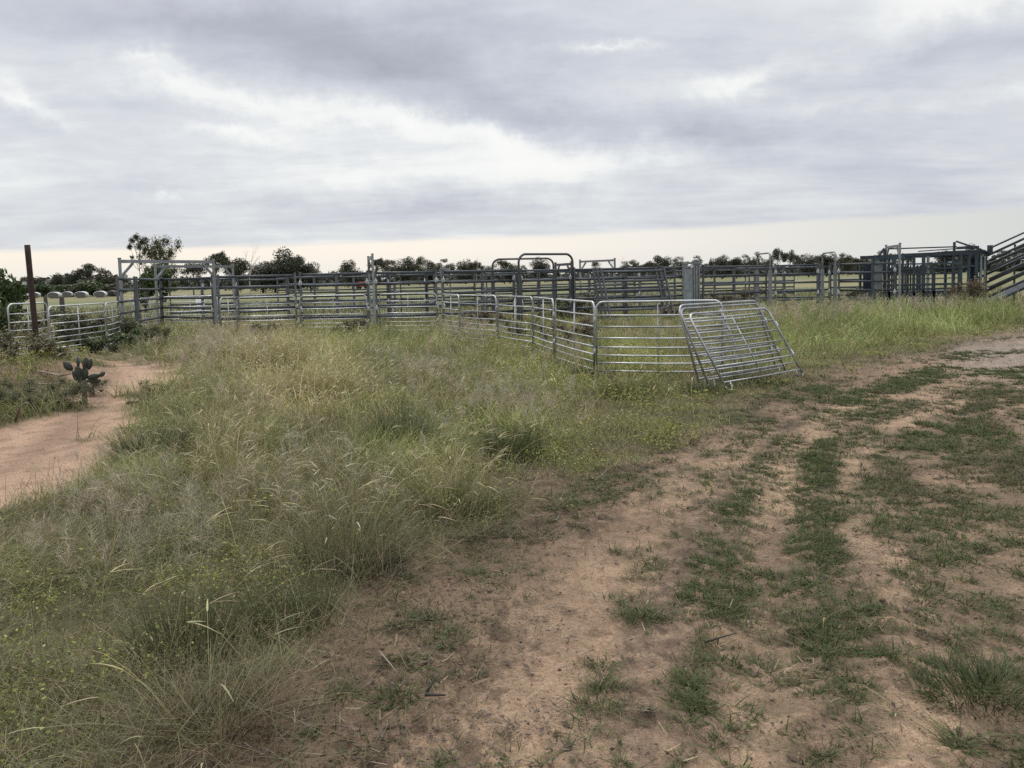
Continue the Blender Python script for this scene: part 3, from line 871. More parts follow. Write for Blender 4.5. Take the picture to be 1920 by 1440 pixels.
    ct = jitter(cmix((0.085, 0.095, 0.040), (0.20, 0.17, 0.09), rng.random(ns)))
    T.blades(np.stack([xs, ys, zs + 0.012], 1), rng.uniform(0, 2 * PI, ns), rng.uniform(0.08, 0.2, ns), rng.uniform(1.25, 1.5, ns), rng.uniform(0.0, 0.15, ns),
             0.004 * np.maximum(1, rs / 5) ** 0.7, ct * 0.8, ct, 3, 0.3)
    # litter: dead straws and crumbs lying about
    x, y, r = scatter(26000, 2.1, 14, 1.2, 40)
    path, track, bank = masks(x, y)
    nn = fbm(x * 1.6, y * 1.6, 331, 4)
    edge = sd_poly(x, y, TRACK_G)
    k = rng.random(len(x)) < ((0.10 + 0.8 * sst(0.48, 0.66, nn)) * track + 0.8 * (np.abs(edge) < 0.7)).clip(0, 1) * 0.5 * (1 - path)
    x, y, r = [q[k] for q in (x, y, r)]
    n = len(x); z = height(x, y) + 0.014
    t = rng.random(n)
    c = jitter(np.where((rng.random(n) < 0.6)[:, None], cmix((0.075, 0.055, 0.04), (0.13, 0.10, 0.07), t), cmix((0.36, 0.28, 0.18), (0.22, 0.17, 0.11), t)))
    Lt.blades(np.stack([x, y, z], 1), rng.uniform(0, 2 * PI, n), rng.uniform(0.02, 0.10, n), rng.uniform(1.35, 1.57, n), rng.uniform(0, 0.06, n),
              rng.uniform(0.002, 0.006, n) * np.maximum(1, r / 5) ** 0.7, c, c, 2, 0.6)
    x, y, r = scatter(190000, 2.1, 16, 1.25, 40)
    path, track, bank = masks(x, y)
    nn = fbm(x * 1.1, y * 1.1, 345, 4); n5 = fbm(x * 6, y * 6, 346, 3)
    edge = sd_poly(x, y, TRACK_G)
    k = rng.random(len(x)) < (0.22 + 0.9 * sst(0.45, 0.62, nn) * sst(0.4, 0.6, n5) + 0.7 * (np.abs(edge) < 0.9) * sst(0.42, 0.55, n5)).clip(0, 1) * (track * 0.75 + 0.10 * path)
    x, y, r = x[k], y[k], r[k]; n = len(x)
    sz = rng.gamma(2.2, 0.0022, n).clip(0.002, 0.016) * np.maximum(1, r / 6) ** 0.6
    a0 = rng.uniform(0, 2 * PI, n)
    zz_ = height(x, y) + 0.010
    dx, dy = np.sin(a0), np.cos(a0)
    e1 = sz * rng.uniform(0.8, 1.8, n); e2 = sz * rng.uniform(0.35, 0.8, n); lift = sz * rng.uniform(0.0, 0.7, n)
    qv = np.stack([np.stack([x - dx * e1, y - dy * e1, zz_], 1), np.stack([x + dy * e2, y - dx * e2, zz_ + lift * .5], 1),
                   np.stack([x + dx * e1, y + dy * e1, zz_ + lift], 1), np.stack([x - dy * e2, y + dx * e2, zz_ + lift * .4], 1)], 1)
    Lt.V.append(qv.reshape(-1, 3).astype(np.float32)); Lt.C.append(np.repeat(jitter(cmix((0.060, 0.045, 0.033), (0.135, 0.098, 0.068), rng.random(n))), 4, 0))
    Lt.F.append(Lt.n + np.arange(n)[:, None] * 4 + np.arange(4)[None, :]); Lt.n += n * 4
    # dung and soil crumbs
    x, y, r = scatter(9000, 2.1, 13, 1.2, 40)
    path, track, bank = masks(x, y)
    nn = fbm(x * 1.3, y * 1.3, 341, 4)
    k = rng.random(len(x)) < (0.15 + 0.85 * sst(0.45, 0.65, nn)) * (track + 0.25 * path).clip(0, 1)
    x, y = x[k], y[k]; n = len(x)
    s_ = rng.gamma(2.0, 0.0017, n) + 0.002
    base = np.stack([x, y, height(x, y) + s_ * 0.6 + 0.004], 1)
    O = np.array([[1, 0, 0], [0, 1, 0], [-1, 0, 0], [0, -1, 0], [0, 0, 0.8], [0, 0, -0.8]])
    sh = base[:, None, :] + O[None] * s_[:, None, None] * rng.uniform(0.6, 1.4, (n, 6, 3))
    fq = np.array([[0, 1, 4, 4], [1, 2, 4, 4], [2, 3, 4, 4], [3, 0, 4, 4], [1, 0, 5, 5], [2, 1, 5, 5], [3, 2, 5, 5], [0, 3, 5, 5]])[:, :3]
    f = (np.arange(n)[:, None, None] * 6 + fq[None]).reshape(-1, 3)
    cc = np.repeat(jitter(cmix((0.13, 0.092, 0.065), (0.30, 0.205, 0.14), rng.random(n))), 6, 0)
    stuff('soil_crumbs', mesh_np('soil_crumbs', sh.reshape(-1, 3), f, M_GRASS, cc), 'brown soil crumbs and small clods strewn over the dirt track', 'soil crumbs')
    stuff('track_turf', T.mesh('track_turf', M_GRASS), 'short dark green turf patches growing in rows on the dirt track', 'grass')
    stuff('ground_litter', Lt.mesh('ground_litter', M_GRASS), 'dead straw and dark leaf litter lying on the dirt track', 'litter')


track_turf()


# ------------------------------------------------------------------ distinct tussocks
def tussock(u, v, rad, Lh, col, n, label, spike=0, droop=0.35, lean=0.45):
    gx, gy = gp(u, v)
    R = Ribbons()
    a = rng.uniform(0, 2 * PI, n); q = rad * np.sqrt(rng.random(n))
    px, py = q * np.sin(a), q * np.cos(a)
    z = height(gx + px, gy + py) - height1(gx, gy) - 0.01
    t = rng.random(n)
    c0, c1 = col
    ct = jitter(cmix(c0, c1, t))
    sc = max(1, math.hypot(gx, gy) / 5) ** 0.7
    az = a + rng.normal(0, 0.7, n)
    R.blades(np.stack([px, py, z], 1), az, Lh * rng.uniform(0.5, 1.2, n), np.abs(rng.normal(lean, 0.25, n)) * (0.4 + 0.9 * q / rad), np.abs(rng.normal(droop, 0.2, n)),
             0.0045 * sc * rng.uniform(0.6, 1.3, n), ct * 0.55, ct, 4, 0.15)
    o = part('grass_tussock', R.mesh('grass_tussock', M_GRASS))
    o.location = (gx, gy, height1(gx, gy))
    tag(o, label, 'grass tussock', 'grass tussocks')
    if spike:
        S = Ribbons()
        a = rng.uniform(0, 2 * PI, spike); L = Lh * rng.uniform(0.9, 1.5, spike); ln = np.abs(rng.normal(0.5, 0.25, spike)); dr = rng.uniform(0.2, 0.6, spike)
        qq = rad * 0.7 * np.sqrt(rng.random(spike))
        P = np.stack([qq * np.sin(a), qq * np.cos(a), 0 * a], 1)
        c = jitter(cmix(STRAW, (0.30, 0.26, 0.12), rng.random(spike)))
        S.blades(P, a, L, ln, dr, np.full(spike, 0.003 * sc), c * 0.8, c, 4, 0.7)
        hz = L * (np.sin(ln) + 0.55 * dr); vz = L * (np.cos(ln) - 0.5 * dr)
        T = P + np.stack([np.sin(a) * hz, np.cos(a) * hz, vz], 1)
        cc = jitter(cmix((0.42, 0.36, 0.22), (0.33, 0.28, 0.15), rng.random(spike)))
        S.blades(T, a, np.full(spike, 0.10), rng.uniform(0.9, 1.5, spike), rng.uniform(0.3, 0.8, spike), np.full(spike, 0.010 * sc), cc, cc, 3, 0.3, 0.5)
        part('seed_stalks', S.mesh('seed_stalks', M_GRASS), o)


tussock(290, 862, 0.28, 0.36, ((0.035, 0.048, 0.024), (0.075, 0.085, 0.040)), 900, 'dark green tussock beside the end of the bare sandy path', 10)
tussock(395, 868, 0.20, 0.34, ((0.30, 0.24, 0.125), (0.22, 0.18, 0.085)), 500, 'straw coloured tussock right of the dark green one by the sandy path', 50, 0.6)
tussock(748, 838, 0.24, 0.34, ((0.032, 0.046, 0.024), (0.065, 0.080, 0.038)), 700, 'dark green tussock in the middle of the meadow, clear of others', 0)
tussock(850, 960, 0.25, 0.36, ((0.10, 0.105, 0.040), (0.20, 0.19, 0.075)), 650, 'yellow green tussock with arching seed stalks at the dirt track edge', 46, 0.6)
tussock(655, 1050, 0.30, 0.42, ((0.14, 0.145, 0.07), (0.27, 0.25, 0.13)), 560, 'tall fine pale green tussock leaning over the meadow edge', 30, 0.3, 0.3)
tussock(690, 1075, 0.18, 0.22, ((0.06, 0.06, 0.04), (0.17, 0.15, 0.10)), 500, 'low grey green tussock spreading flat beside dark soil', 0, 0.4, 0.9)
tussock(395, 1370, 0.22, 0.30, ((0.12, 0.10, 0.058), (0.27, 0.22, 0.13)), 480, 'brown dried tussock splayed out at the front edge of meadow', 14, 0.45, 0.7)
tussock(350, 1220, 0.22, 0.30, ((0.070, 0.080, 0.036), (0.130, 0.140, 0.062)), 420, 'upright dark green tussock in the near meadow', 0, 0.2, 0.25)
tussock(540, 1170, 0.2, 0.30, ((0.075, 0.085, 0.040), (0.150, 0.155, 0.075)), 320, 'dull green tussock at the meadow edge nearest the bare track', 0, 0.25, 0.35)
tussock(960, 860, 0.25, 0.36, ((0.07, 0.095, 0.034), (0.14, 0.16, 0.06)), 700, 'fresh green tussock among yellow weeds beside the track', 0, 0.25, 0.25)
tussock(590, 745, 0.5, 0.50, ((0.26, 0.22, 0.09), (0.36, 0.30, 0.14)), 1000, 'golden straw tussock in the middle meadow, stalks swept sideways', 120, 0.6)
tussock(510, 690, 0.5, 0.55, ((0.24, 0.20, 0.09), (0.33, 0.28, 0.13)), 900, 'golden straw tussock behind the middle of the meadow', 120, 0.5)
tussock(1180, 745, 0.35, 0.40, ((0.12, 0.14, 0.05), (0.22, 0.22, 0.085)), 600, 'light green tussock in front of the nearest sheep panels', 20, 0.5)
tussock(1322, 738, 0.32, 0.20, ((0.060, 0.080, 0.030), (0.130, 0.155, 0.055)), 500, 'green tussock under the left feet of the leaning hurdle stack', 0, 0.4, 0.5)
tussock(1420, 722, 0.34, 0.18, ((0.055, 0.075, 0.028), (0.120, 0.145, 0.050)), 500, 'green tussock under the middle of the leaning hurdle stack', 0, 0.4, 0.5)
tussock(1110, 712, 0.30, 0.36, ((0.060, 0.080, 0.030), (0.140, 0.165, 0.060)), 500, 'green tussock where the curved row meets the face-on hurdle', 0, 0.4, 0.4)
tussock(1848, 1300, 0.23, 0.12, ((0.055, 0.078, 0.028), (0.11, 0.130, 0.048)), 1100, 'thick dark green turf tuft on bare sand near the right edge', 0, 0.3, 0.8)


# ------------------------------------------------------------------ sheep panels
SP_H = 1.21
SP_R = [1.0 - x for x in (0.195, 0.36, 0.524, 0.657, 0.774, 0.883, 1.0)]


def sheep_parts(root, w, bent=0.0):
    key = ('sheep', round(w, 2))
    z0 = 0.13

    def frame():
        b = MB(); rc = 0.12; pts = [(0, 0, 0.07)]
        pts.append((0, 0, SP_H - rc))
        for a in range(1, 6): pts.append((rc - rc * math.cos(a * PI / 12), 0, SP_H - rc + rc * math.sin(a * PI / 12)))
        pts.append((rc, 0, SP_H)); pts.append((w - rc, 0, SP_H))
        for a in range(1, 6): pts.append((w - rc + rc * math.sin(a * PI / 12), 0, SP_H - rc + rc * math.cos(a * PI / 12)))
        pts.append((w, 0, SP_H - rc)); pts.append((w, 0, 0.07))
        b.tube(pts, 0.0165, 8)
        return b.mesh('frame', M_GALV)

    def rail():
        return MB().tube([(0.014, 0, 0), (w * .3, 0, -0.004), (w / 2, 0, -0.007), (w * .75, 0, -0.003), (w - 0.014, 0, 0)], 0.0125, 8).mesh('rail', M_GALV)

    def brace():
        return MB().tube([(w / 2, 0.013, z0 - 0.02), (w / 2, 0.013, SP_H - 0.016)], 0.012, 8, 0.6).mesh('centre_bar', M_GALV)

    def foot():
        pts = [(0, 0, 0.072)] + [(0.075 - 0.075 * math.cos(a * PI / 8), 0, 0.07 - 0.07 * math.sin(a * PI / 8)) for a in range(1, 8)] + [(0.15, 0, 0.072), (0.15, 0, 0.12)]
        return MB().tube(pts, 0.0125, 8).mesh('foot', M_GALV)

    def lug():
        return MB().box(-0.02, 0.02, -0.022, 0.022, -0.035, 0.035).tube([(0.032, 0, -0.05), (0.032, 0, 0.05)], 0.009, 6).mesh('pin_lug', M_BRIGHT)

    part('frame', cached(key + ('f',), frame), root)
    for q in SP_R:
        o = part('rail', cached(key + ('r',), rail), root); o.location = (0, 0, z0 + (SP_H - z0) * q)
    part('centre_bar', cached(key + ('c',), brace), root)
    for s_ in (0, 1):
        o = part('foot', cached(('foot',), foot), root)
        if s_: o.location = (w, 0, 0); o.rotation_euler = (0, 0, PI)
    for zz in (0.42, 0.92):
        o = part('pin_lug', cached(('lug',), lug), root); o.location = (w + 0.012, 0, zz)


def line_panel(maker, name, a, b, label, cat, group, dz=0.0, **kw):
    (ax, ay), (bx, by) = a, b
    w = math.hypot(bx - ax, by - ay)
    z = min(height1(ax, ay), height1(bx, by)) * 0.5 + dz
    t = thing(name, label, cat, (ax, ay, z), math.atan2(by - ay, bx - ax), group)
    t.rotation_euler.x = random.uniform(-0.02, 0.02)
    maker(t, w, **kw)
    return t


SG = 'light sheep panels standing in line'
sheep = [  # u, depth at both ends
    (19, 17.4, 92, 18.5, 'light sheep panel behind the rusty post, leftmost in the photo'),
    (95, 18.6, 199, 21.2, 'light sheep panel just right of the rusty post, a panel between two others'),
    (200, 21.3, 224, 23.2, 'foreshortened light sheep panel ending at the tall yard gateway on the left'),
    (247, 27.3, 262, 29.2, 'short sliver of light sheep panel inside the yard behind the left gateway post'),
    (263, 29.3, 302, 30.8, 'light sheep panel under the left gateway, left of its gate'),
    (306, 31.5, 408, 31.8, 'light sheep panel inside the yard under the wide left gateway'),
    (829, 23.0, 860, 21.4, 'last far panel of the curved sheep panel row, against the cattle yard post'),
    (862, 21.3, 931, 19.7, 'second sheep panel from the far end of the curved row'),
    (933, 19.6, 998, 17.6, 'third sheep panel from the far end of the curved row'),
    (1000, 17.5, 1038, 15.5, 'narrow looking sheep panel in the curved row, two left of the face-on one'),
    (1041, 15.4, 1113, 13.1, 'sheep panel in the curved row hinged to the face-on panel at its right'),
    (1118, 12.95, 1354, 12.4, 'sheep panel seen face-on, with loose panels leaning on its right end'),
]
for (u0, d0, u1, d1, lab) in sheep:
    line_panel(sheep_parts, 'sheep_hurdle', at(u0, d0, 0.6), at(u1, d1, 0.6), lab, 'sheep hurdle', SG)
# row of sheep panels inside the yard, seen through the heavy rails
us = [(414, 24.3, 445, 25.0), (447, 25.1, 556, 25.3), (563, 25.2, 688, 25.0), (712, 25.0, 819, 24.6)]
labs = ['short light sheep panel in front of the leftmost heavy yard panel', 'light sheep panel in front of the heavy panel right of the left gateway',
        'light sheep panel in front of the heavy gate left of the tall post pair', 'light sheep panel in front of the heavy rails right of the tall post pair']
for (u0, d0, u1, d1), lab in zip(us, labs):
    line_panel(sheep_parts, 'sheep_hurdle', at(u0, d0, 0.6), at(u1, d1, 0.6), lab, 'sheep hurdle', SG)


def leaning(maker, name, bl, br, t, zt, label, cat, group, dz=0, **kw):
    """panel standing on the line bl-br, its top pushed t metres back and zt high"""
    X = Vector((br[0] - bl[0], br[1] - bl[1], 0)); w = X.length; X.normalize()
    back = Vector((-X.y, X.x, 0))
    Z = (back * t + Vector((0, 0, zt))).normalized()
    Y = Z.cross(X)
    o = thing(name, label, cat, (0, 0, 0), 0, group)
    mm = Matrix.Identity(4)
    for i in range(3): mm[i][0], mm[i][1], mm[i][2] = X[i], Y[i], Z[i]
    zb = height1(*bl)
    mm[0][3], mm[1][3], mm[2][3] = bl[0], bl[1], zb + dz
    o.matrix_world = mm
    maker(o, w, **kw)
    return o


LG = 'loose sheep panels leaning in a stack'
dirx = Vector((1.36, 1.2)).normalized() * 2.02


def ext(p): return (p[0] + dirx.x, p[1] + dirx.y)


b1 = gp(1364, 736); b2 = gp(1331, 731); b3 = gp(1313, 729)
leaning(sheep_parts, 'sheep_hurdle', b3, ext(b3), 0.36, 1.12, 'backmost loose sheep panel of the leaning stack of three', 'sheep hurdle', LG)
leaning(sheep_parts, 'sheep_hurdle', b2, ext(b2), 0.50, 1.08, 'middle loose sheep panel of the leaning stack of three', 'sheep hurdle', LG)
leaning(sheep_parts, 'sheep_hurdle', b1, ext(b1), 0.62, 1.0, 'front loose sheep panel of the leaning stack, nearest the dirt track', 'sheep hurdle', LG)

# ------------------------------------------------------------------ heavy cattle panels
CP_Z = [0.14, 0.485, 0.83, 1.175, 1.52, 1.865]


def cattle_parts(root, w, latch=False, thin=False, rails=6, rm=None, pm=None):
    rm = rm or M_RAIL; pm = pm or M_POST
    key = ('cattle', round(w, 2), thin, rm.name, pm.name)
    hh = 0.040 if not thin else 0.03

    def rail():
        return MB().tube([(0.03, 0, 0), (w - 0.03, 0, 0)], hh, 10, 0.42).mesh('rail', rm)

    def post():
        return MB().box(-0.03, 0.03, -0.03, 0.03, 0.0, CP_Z[-1] + 0.09).mesh('post', pm)

    def latchm():
        return MB().box(-0.05, 0.05, -0.045, -0.031, -0.06, 0.06).tube([(0, -0.055, -0.11), (0, -0.055, 0.11)], 0.012, 6).mesh('latch', M_BRIGHT)

    for x in (0, w):
        o = part('post', cached(key + ('p',), post), root); o.location = (x, 0, 0)
    for z in CP_Z[-rails:]:
        o = part('rail', cached(key + ('r',), rail), root); o.location = (0, 0, z)
    if latch:
        for x in (0.0, w):
            for z in (0.75, 1.6):
                o = part('latch', cached(('latch',), latchm), root); o.location = (x, 0, z)


CG = 'heavy cattle panels along the front of the yard'
cattle = [
    (222, 24.4, 254, 27.0, 'heavy yard panel seen almost end-on at the left gateway post', 0),
    (257, 27.2, 301, 30.6, 'heavy yard panel behind the left gateway, running back into the yard', 0),
    (304, 30.7, 400, 28.6, 'heavy gate under the wide left gateway frame', 1),
    (411, 27.2, 555, 27.2, 'heavy barred panel just right of the wide left gateway', 0),
    (566, 26.6, 691, 26.4, 'heavy gate with bright latches left of the tall post pair', 1),
    (706, 26.4, 819, 26.9, 'heavy gate with bright latches right of the tall post pair', 1),
    (831, 27.2, 963, 28.4, 'heavy panel left of the two round-topped bows', 1),
    (978, 28.6, 1069, 29.6, 'heavy gate hanging inside the nearest round-topped bow', 1),
    (1078, 29.6, 1172, 29.9, 'heavy panel behind the leaning stack of heavy panels, left half', 0),
    (1175, 29.9, 1240, 30.1, 'heavy panel behind the leaning stack of heavy panels, right half', 0),
    (1243, 30.2, 1281, 30.9, 'short heavy panel left of the galvanised sliding gate', 0),
    (1318, 31.0, 1436, 33.6, 'heavy panel between the galvanised sliding gate and the first narrow bow', 0),
    (1454, 33.4, 1533, 33.6, 'heavy panel between the two narrow bows', 1),
    (1573, 33.2, 1678, 32.0, 'heavy panel between the second narrow bow and the crush', 1),
]
for (u0, d0, u1, d1, lab, la) in cattle:
    line_panel(cattle_parts, 'yard_gate' if 'gate ' in lab[:12] else 'cattle_fence', at(u0, d0), at(u1, d1), lab, 'gate' if 'gate ' in lab[:12] else 'cattle fence', CG, latch=bool(la), rails=5 if 'gate ' in lab[:12] else 6)

# far rows inside the yards
BG = 'heavy cattle panels in the rows further back'
row2 = [(318, 34.5), (380, 35.0), (446, 36.0), (540, 37.0), (632, 37.0), (728, 37.0), (800, 35.4), (905, 36.4), (1010, 37.6), (1105, 38.5), (1200, 38.4), (1292, 38.0),
        (1376, 38.6), (1470, 38.6), (1556, 38.0), (1642, 37.5)]
for i in range(len(row2) - 1):
    (u0, d0), (u1, d1) = row2[i], row2[i + 1]
    line_panel(cattle_parts, 'cattle_fence', at(u0 + 1.5, d0), at(u1 - 1.5, d1), ORD[i] + ' heavy panel from the left in the middle row inside the yard', 'cattle fence', BG, latch=(i % 4 == 1), dz=random.uniform(-0.07, 0.05))
row3 = [(520, 48.0), (590, 47.5), (664, 47.0), (740, 46.8), (815, 46.6), (890, 46.5), (965, 46.8), (1040, 47.0), (1115, 47.5), (1190, 48.0), (1265, 48.0), (1340, 48.0), (1415, 47.5), (1490, 47.0)]
for i in range(len(row3) - 1):
    (u0, d0), (u1, d1) = row3[i], row3[i + 1]
    line_panel(cattle_parts, 'cattle_fence', at(u0 + 1, d0), at(u1 - 1, d1), ORD[i] + ' heavy panel from the left in the rearmost row of the yard', 'cattle fence', BG, dz=random.uniform(-0.08, 0.06))
cross = [(733, 28.0, 752, 36.6, 'heavy cross panel running back behind the gate right of the tall post pair'),
         (905, 29.5, 912, 36.0, 'heavy cross panel running back left of the two big bows'),
         (1170, 30.6, 1168, 38.0, 'heavy cross panel running back behind the leaning heavy stack'),
         (1405, 33.6, 1398, 38.2, 'heavy cross panel running back left of the first narrow bow'),
         (1536, 34.0, 1538, 37.6, 'heavy cross panel running back beside the second narrow bow')]
for (u0, d0, u1, d1, lab) in cross:
    line_panel(cattle_parts, 'cattle_fence', at(u0, d0), at(u1, d1), lab, 'cattle fence', BG)

# leaning stack of heavy panels
HG = 'loose heavy panels leaning in a stack'
lean3 = [(1165, 27.2, 1240, 0.0, 'backmost loose heavy panel leaning on the yard fence'), (1174, 27.0, 1251, 0.0, 'middle loose heavy panel leaning on the yard fence'),
         (1186, 26.8, 1268, 0.0, 'front loose heavy panel leaning on the yard fence')]
for i, (u0, d0, u1, _, lab) in enumerate(lean3):
    a = at(1131 + 8 * i, 27.9 - 0.25 * i, 0.0); b = at(1250 + 8 * i, 28.8 - 0.25 * i, 0.0)
    leaning(cattle_parts, 'cattle_fence', a, b, 0.62, 1.62, lab, 'cattle fence', HG, rails=6, rm=M_BOW, pm=M_BOW)


# ------------------------------------------------------------------ gateway frames and bows
def portal(a, b, h, label, mat=None, sz=0.068):
    mat = mat or M_FRAME
    (ax, ay), (bx, by) = a, b
    w = math.hypot(bx - ax, by - ay)
    t = thing('gateway_frame', label, 'gateway', (ax, ay, height1(ax, ay) - 0.02), math.atan2(by - ay, bx - ax), 'tall gateway frames of the yard')
    s_ = sz / 2
    for x in (0, w):
        o = part('post', MB().box(-s_, s_, -s_, s_, 0, h).mesh('post', mat), t); o.location = (x, 0, 0)
        o2 = part('cap', MB().box(-s_ - .006, s_ + .006, -s_ - .006, s_ + .006, h, h + 0.03).mesh('cap', mat), o)
    part('crossbar', MB().box(s_, w - s_, -s_ * 0.8, s_ * 0.8, h - 0.13, h - 0.03).mesh('crossbar', mat), t)
    k = min(0.4, w * 0.3)
    part('brace', MB().bar((s_, 0, h - 0.13 - k), (s_ + k, 0, h - 0.13), 0.07, 0.05).mesh('brace', mat), t)
    part('brace', MB().bar((w - s_, 0, h - 0.13 - k), (w - s_ - k, 0, h - 0.13), 0.07, 0.05).mesh('brace', mat), t)


portal(at(227, 25.2, 1.6), at(402, 28.0, 1.6), 2.47, 'wide pale gateway frame at the left end of the yard, nearest')
portal(at(293, 31.0, 1.6), at(438, 34.2, 1.6), 2.47, 'wide pale gateway frame behind the nearest left gateway')
portal(at(700, 26.1, 1.6), at(692, 28.6, 1.6), 2.46, 'tall post pair of a gateway seen edge-on, left of centre')
portal(at(1088, 42.5, 1.6), at(1153, 40.5, 1.6), 2.48, 'far pale gateway frame right of the two big bows')
portal(at(1687, 31.4, 1.6), at(1661, 33.6, 1.6), 2.62, 'pale gateway frame standing at the crush')
portal(at(828, 31.5, 1.6), at(844, 35.5, 1.6), 2.15, 'low thin gateway frame between tall post pair and big bows', sz=0.06)
portal(at(1042, 33.5, 1.6), at(1072, 31.8, 1.6), 2.2, 'small dark gateway frame beside the nearest big bow', M_BOW, 0.07)


def bow(a, b, h, r, label, mat, rc):
    (ax, ay), (bx, by) = a, b
    w = math.hypot(bx - ax, by - ay)
    pts = [(0, 0, 0), (0, 0, h - rc)]
    for q in range(1, 8): pts.append((rc - rc * math.cos(q * PI / 16), 0, h - rc + rc * math.sin(q * PI / 16)))
    pts += [(rc, 0, h), (w - rc, 0, h)]
    for q in range(1, 8): pts.append((w - rc + rc * math.sin(q * PI / 16), 0, h - rc + rc * math.cos(q * PI / 16)))
    pts += [(w, 0, h - rc), (w, 0, 0)]
    t = thing('round_bow', label, 'bow', (ax, ay, height1(ax, ay) - 0.05), math.atan2(by - ay, bx - ax), 'round-topped bows over the yard races')
    part('bow_pipe', MB().tube(pts, r, 10).mesh('bow_pipe', mat), t)
    for x in (0, w):
        o = part('base_sleeve', MB().box(-r - .025, r + .025, -r - .025, r + .025, 0.0, 1.75).mesh('base_sleeve', mat), t); o.location = (x, 0, 0)


bow(at(973, 28.3, 1.6), at(1074, 29.7, 1.6), 2.46, 0.042, 'nearer and taller of the two big dark bows', M_BOW, 0.3)
bow(at(924, 34.6, 1.6), at(1038, 35.2, 1.6), 2.46, 0.042, 'big dark bow behind and left of the nearest bow', M_BOW, 0.3)
bow(at(1444, 32.6, 1.6), at(1420, 34.4, 1.6), 2.42, 0.034, 'left of the two narrow pale bows', M_FRAME, 0.22)
bow(at(1566, 32.2, 1.6), at(1542, 34.4, 1.6), 2.40, 0.034, 'right of the two narrow pale bows', M_FRAME, 0.22)

# sliding gate of galvanised sheet
ax, ay = at(1283, 30.8); bx, by = at(1309, 31.0)
t = thing('sliding_gate', 'galvanised sheet sliding gate with tall tracks in the middle right of the yard', 'gate', (ax, ay, 0), math.atan2(by - ay, bx - ax))
w = math.hypot(bx - ax, by - ay)
part('sheet', MB().box(0.0, w * 0.62, -0.015, 0.015, 0.12, 1.8).mesh('sheet', mat_plain('zinc_sheet', (0.34, 0.38, 0.42), 0.35, 0.8, 3, 0.4, 0.03)), t)
for x in (-0.03, w * 0.68, w * 0.86, w + 0.02):
    part('track_post', MB().box(x - 0.03, x + 0.03, -0.055, 0.055, 0, 2.12 if x > 0.1 else 1.95).mesh('track_post', M_FRAME), t)
part('header', MB().box(-0.1, w + 0.1, -0.075, -0.057, 1.98, 2.06).box(-0.02, w * 0.2, -0.05, 0.05, 1.82, 1.96).mesh('header', M_FRAME), t)
part('roller', MB().tube([(w * 0.45, -0.1, 1.9), (w * 0.45, 0.1, 1.9)], 0.07, 12).tube([(w * 0.9, -0.1, 2.14), (w * 0.9, 0.1, 2.14)], 0.05, 12).mesh('roller', M_BRIGHT), t)
for z in (0.5, 1.0, 1.5):
    part('stiffener', MB().box(0.0, w * 0.62, -0.032, -0.016, z - 0.025, z + 0.025).mesh('stiffener', M_FRAME), t)

# ------------------------------------------------------------------ cattle crush
D0 = 32.4
cx0, cy0 = at(1640, D0)
crush = thing('cattle_crush', 'dark blue green cattle crush with levers on top, at the foot of the ramp', 'cattle crush', (cx0, cy0, 0))
PXM = D0 / F
HZ = 522 - 0.023 * (1740 - 960)


def CX(u): return (u - 1640) * PXM
def CZ(v, u=1740): return 1.6 + ((522 - 0.023 * (u - 960)) - v) * PXM


def cbox(name, u0, u1, v0, v1, y0, y1, mat, label=None):
    um = (u0 + u1) / 2
    return part(name, MB().box(CX(u0), CX(u1), y0, y1, max(0, CZ(v1, um)), CZ(v0, um)).mesh(name, mat), crush, label)


def cbar(name, u0, v0, u1, v1, y, wd, mat):
    return part(name, MB().bar((CX(u0), y, CZ(v0, u0)), (CX(u1), y, CZ(v1, u1)), wd, wd * 0.8).mesh(name, mat), crush)


for (u, v0, wd, y, mt) in ((1636, 486, 5, 0, M_CRUSH), (1659, 468, 5, 0.03, M_CRUSHD), (1666, 484, 5, 0.0, M_CRUSH), (1692, 478, 4, 0, M_CRUSHD), (1702, 480, 4, 0.02, M_CRUSHD),
                           (1713, 478, 5, 0, M_CRUSH), (1731, 474, 7, 0, M_CRUSH), (1740, 476, 5, 0.02, M_CRUSHG), (1750, 494, 7, 0, M_CRUSH), (1788, 454, 4, 0.0, M_CRUSHD), (1801, 476, 5, 0.0, M_CRUSH),
                           (1816, 476, 5, 0.02, M_CRUSH), (1829, 474, 9, 0, M_CRUSH), (1839, 474, 4, 0.03, M_CRUSHG), (1847, 472, 5, 0, M_CRUSH)):
    z1 = CZ(v0, u)
    for yy in ((y, 1.15) if int(u) % 3 else (y,)):
        part('frame_post', MB().box(CX(u - wd * 0.36), CX(u + wd * 0.36), yy - 0.05, yy + 0.05, 0, z1 - (0 if yy < 1 else 0.12)).mesh('frame_post', mt), crush)
cbox('end_sheet', 1639, 1656, 490, 552, 0.06, 0.09, M_CRUSHG)
cbox('end_sheet', 1639, 1656, 492, 552, 1.0, 1.03, M_CRUSHD)
cbox('top_beam', 1638, 1694, 478, 487, -0.09, -0.052, M_CRUSH)
cbox('top_beam', 1694, 1850, 474, 479, -0.06, -0.052, M_CRUSHD)
cbox('top_beam', 1638, 1850, 476, 482, 1.21, 1.28, M_CRUSHD)
cbar('control_rod', 1664, 467, 1790, 463, -0.1, 0.05, M_CRUSHD)
cbar('control_rod', 1728, 471, 1810, 465, 0.3, 0.04, M_CRUSHD)
cbar('control_rod', 1690, 477, 1850, 470, 0.4, 0.06, M_CRUSHD)
cbar('lever_arm', 1788, 453, 1851, 474, -0.12, 0.06, M_CRUSHD)
cbar('lever_arm', 1645, 480, 1655, 466, -0.1, 0.07, M_CRUSHD)
cbox('head_hood', 1799, 1848, 469, 474, 0.06, 1.1, M_CRUSH)
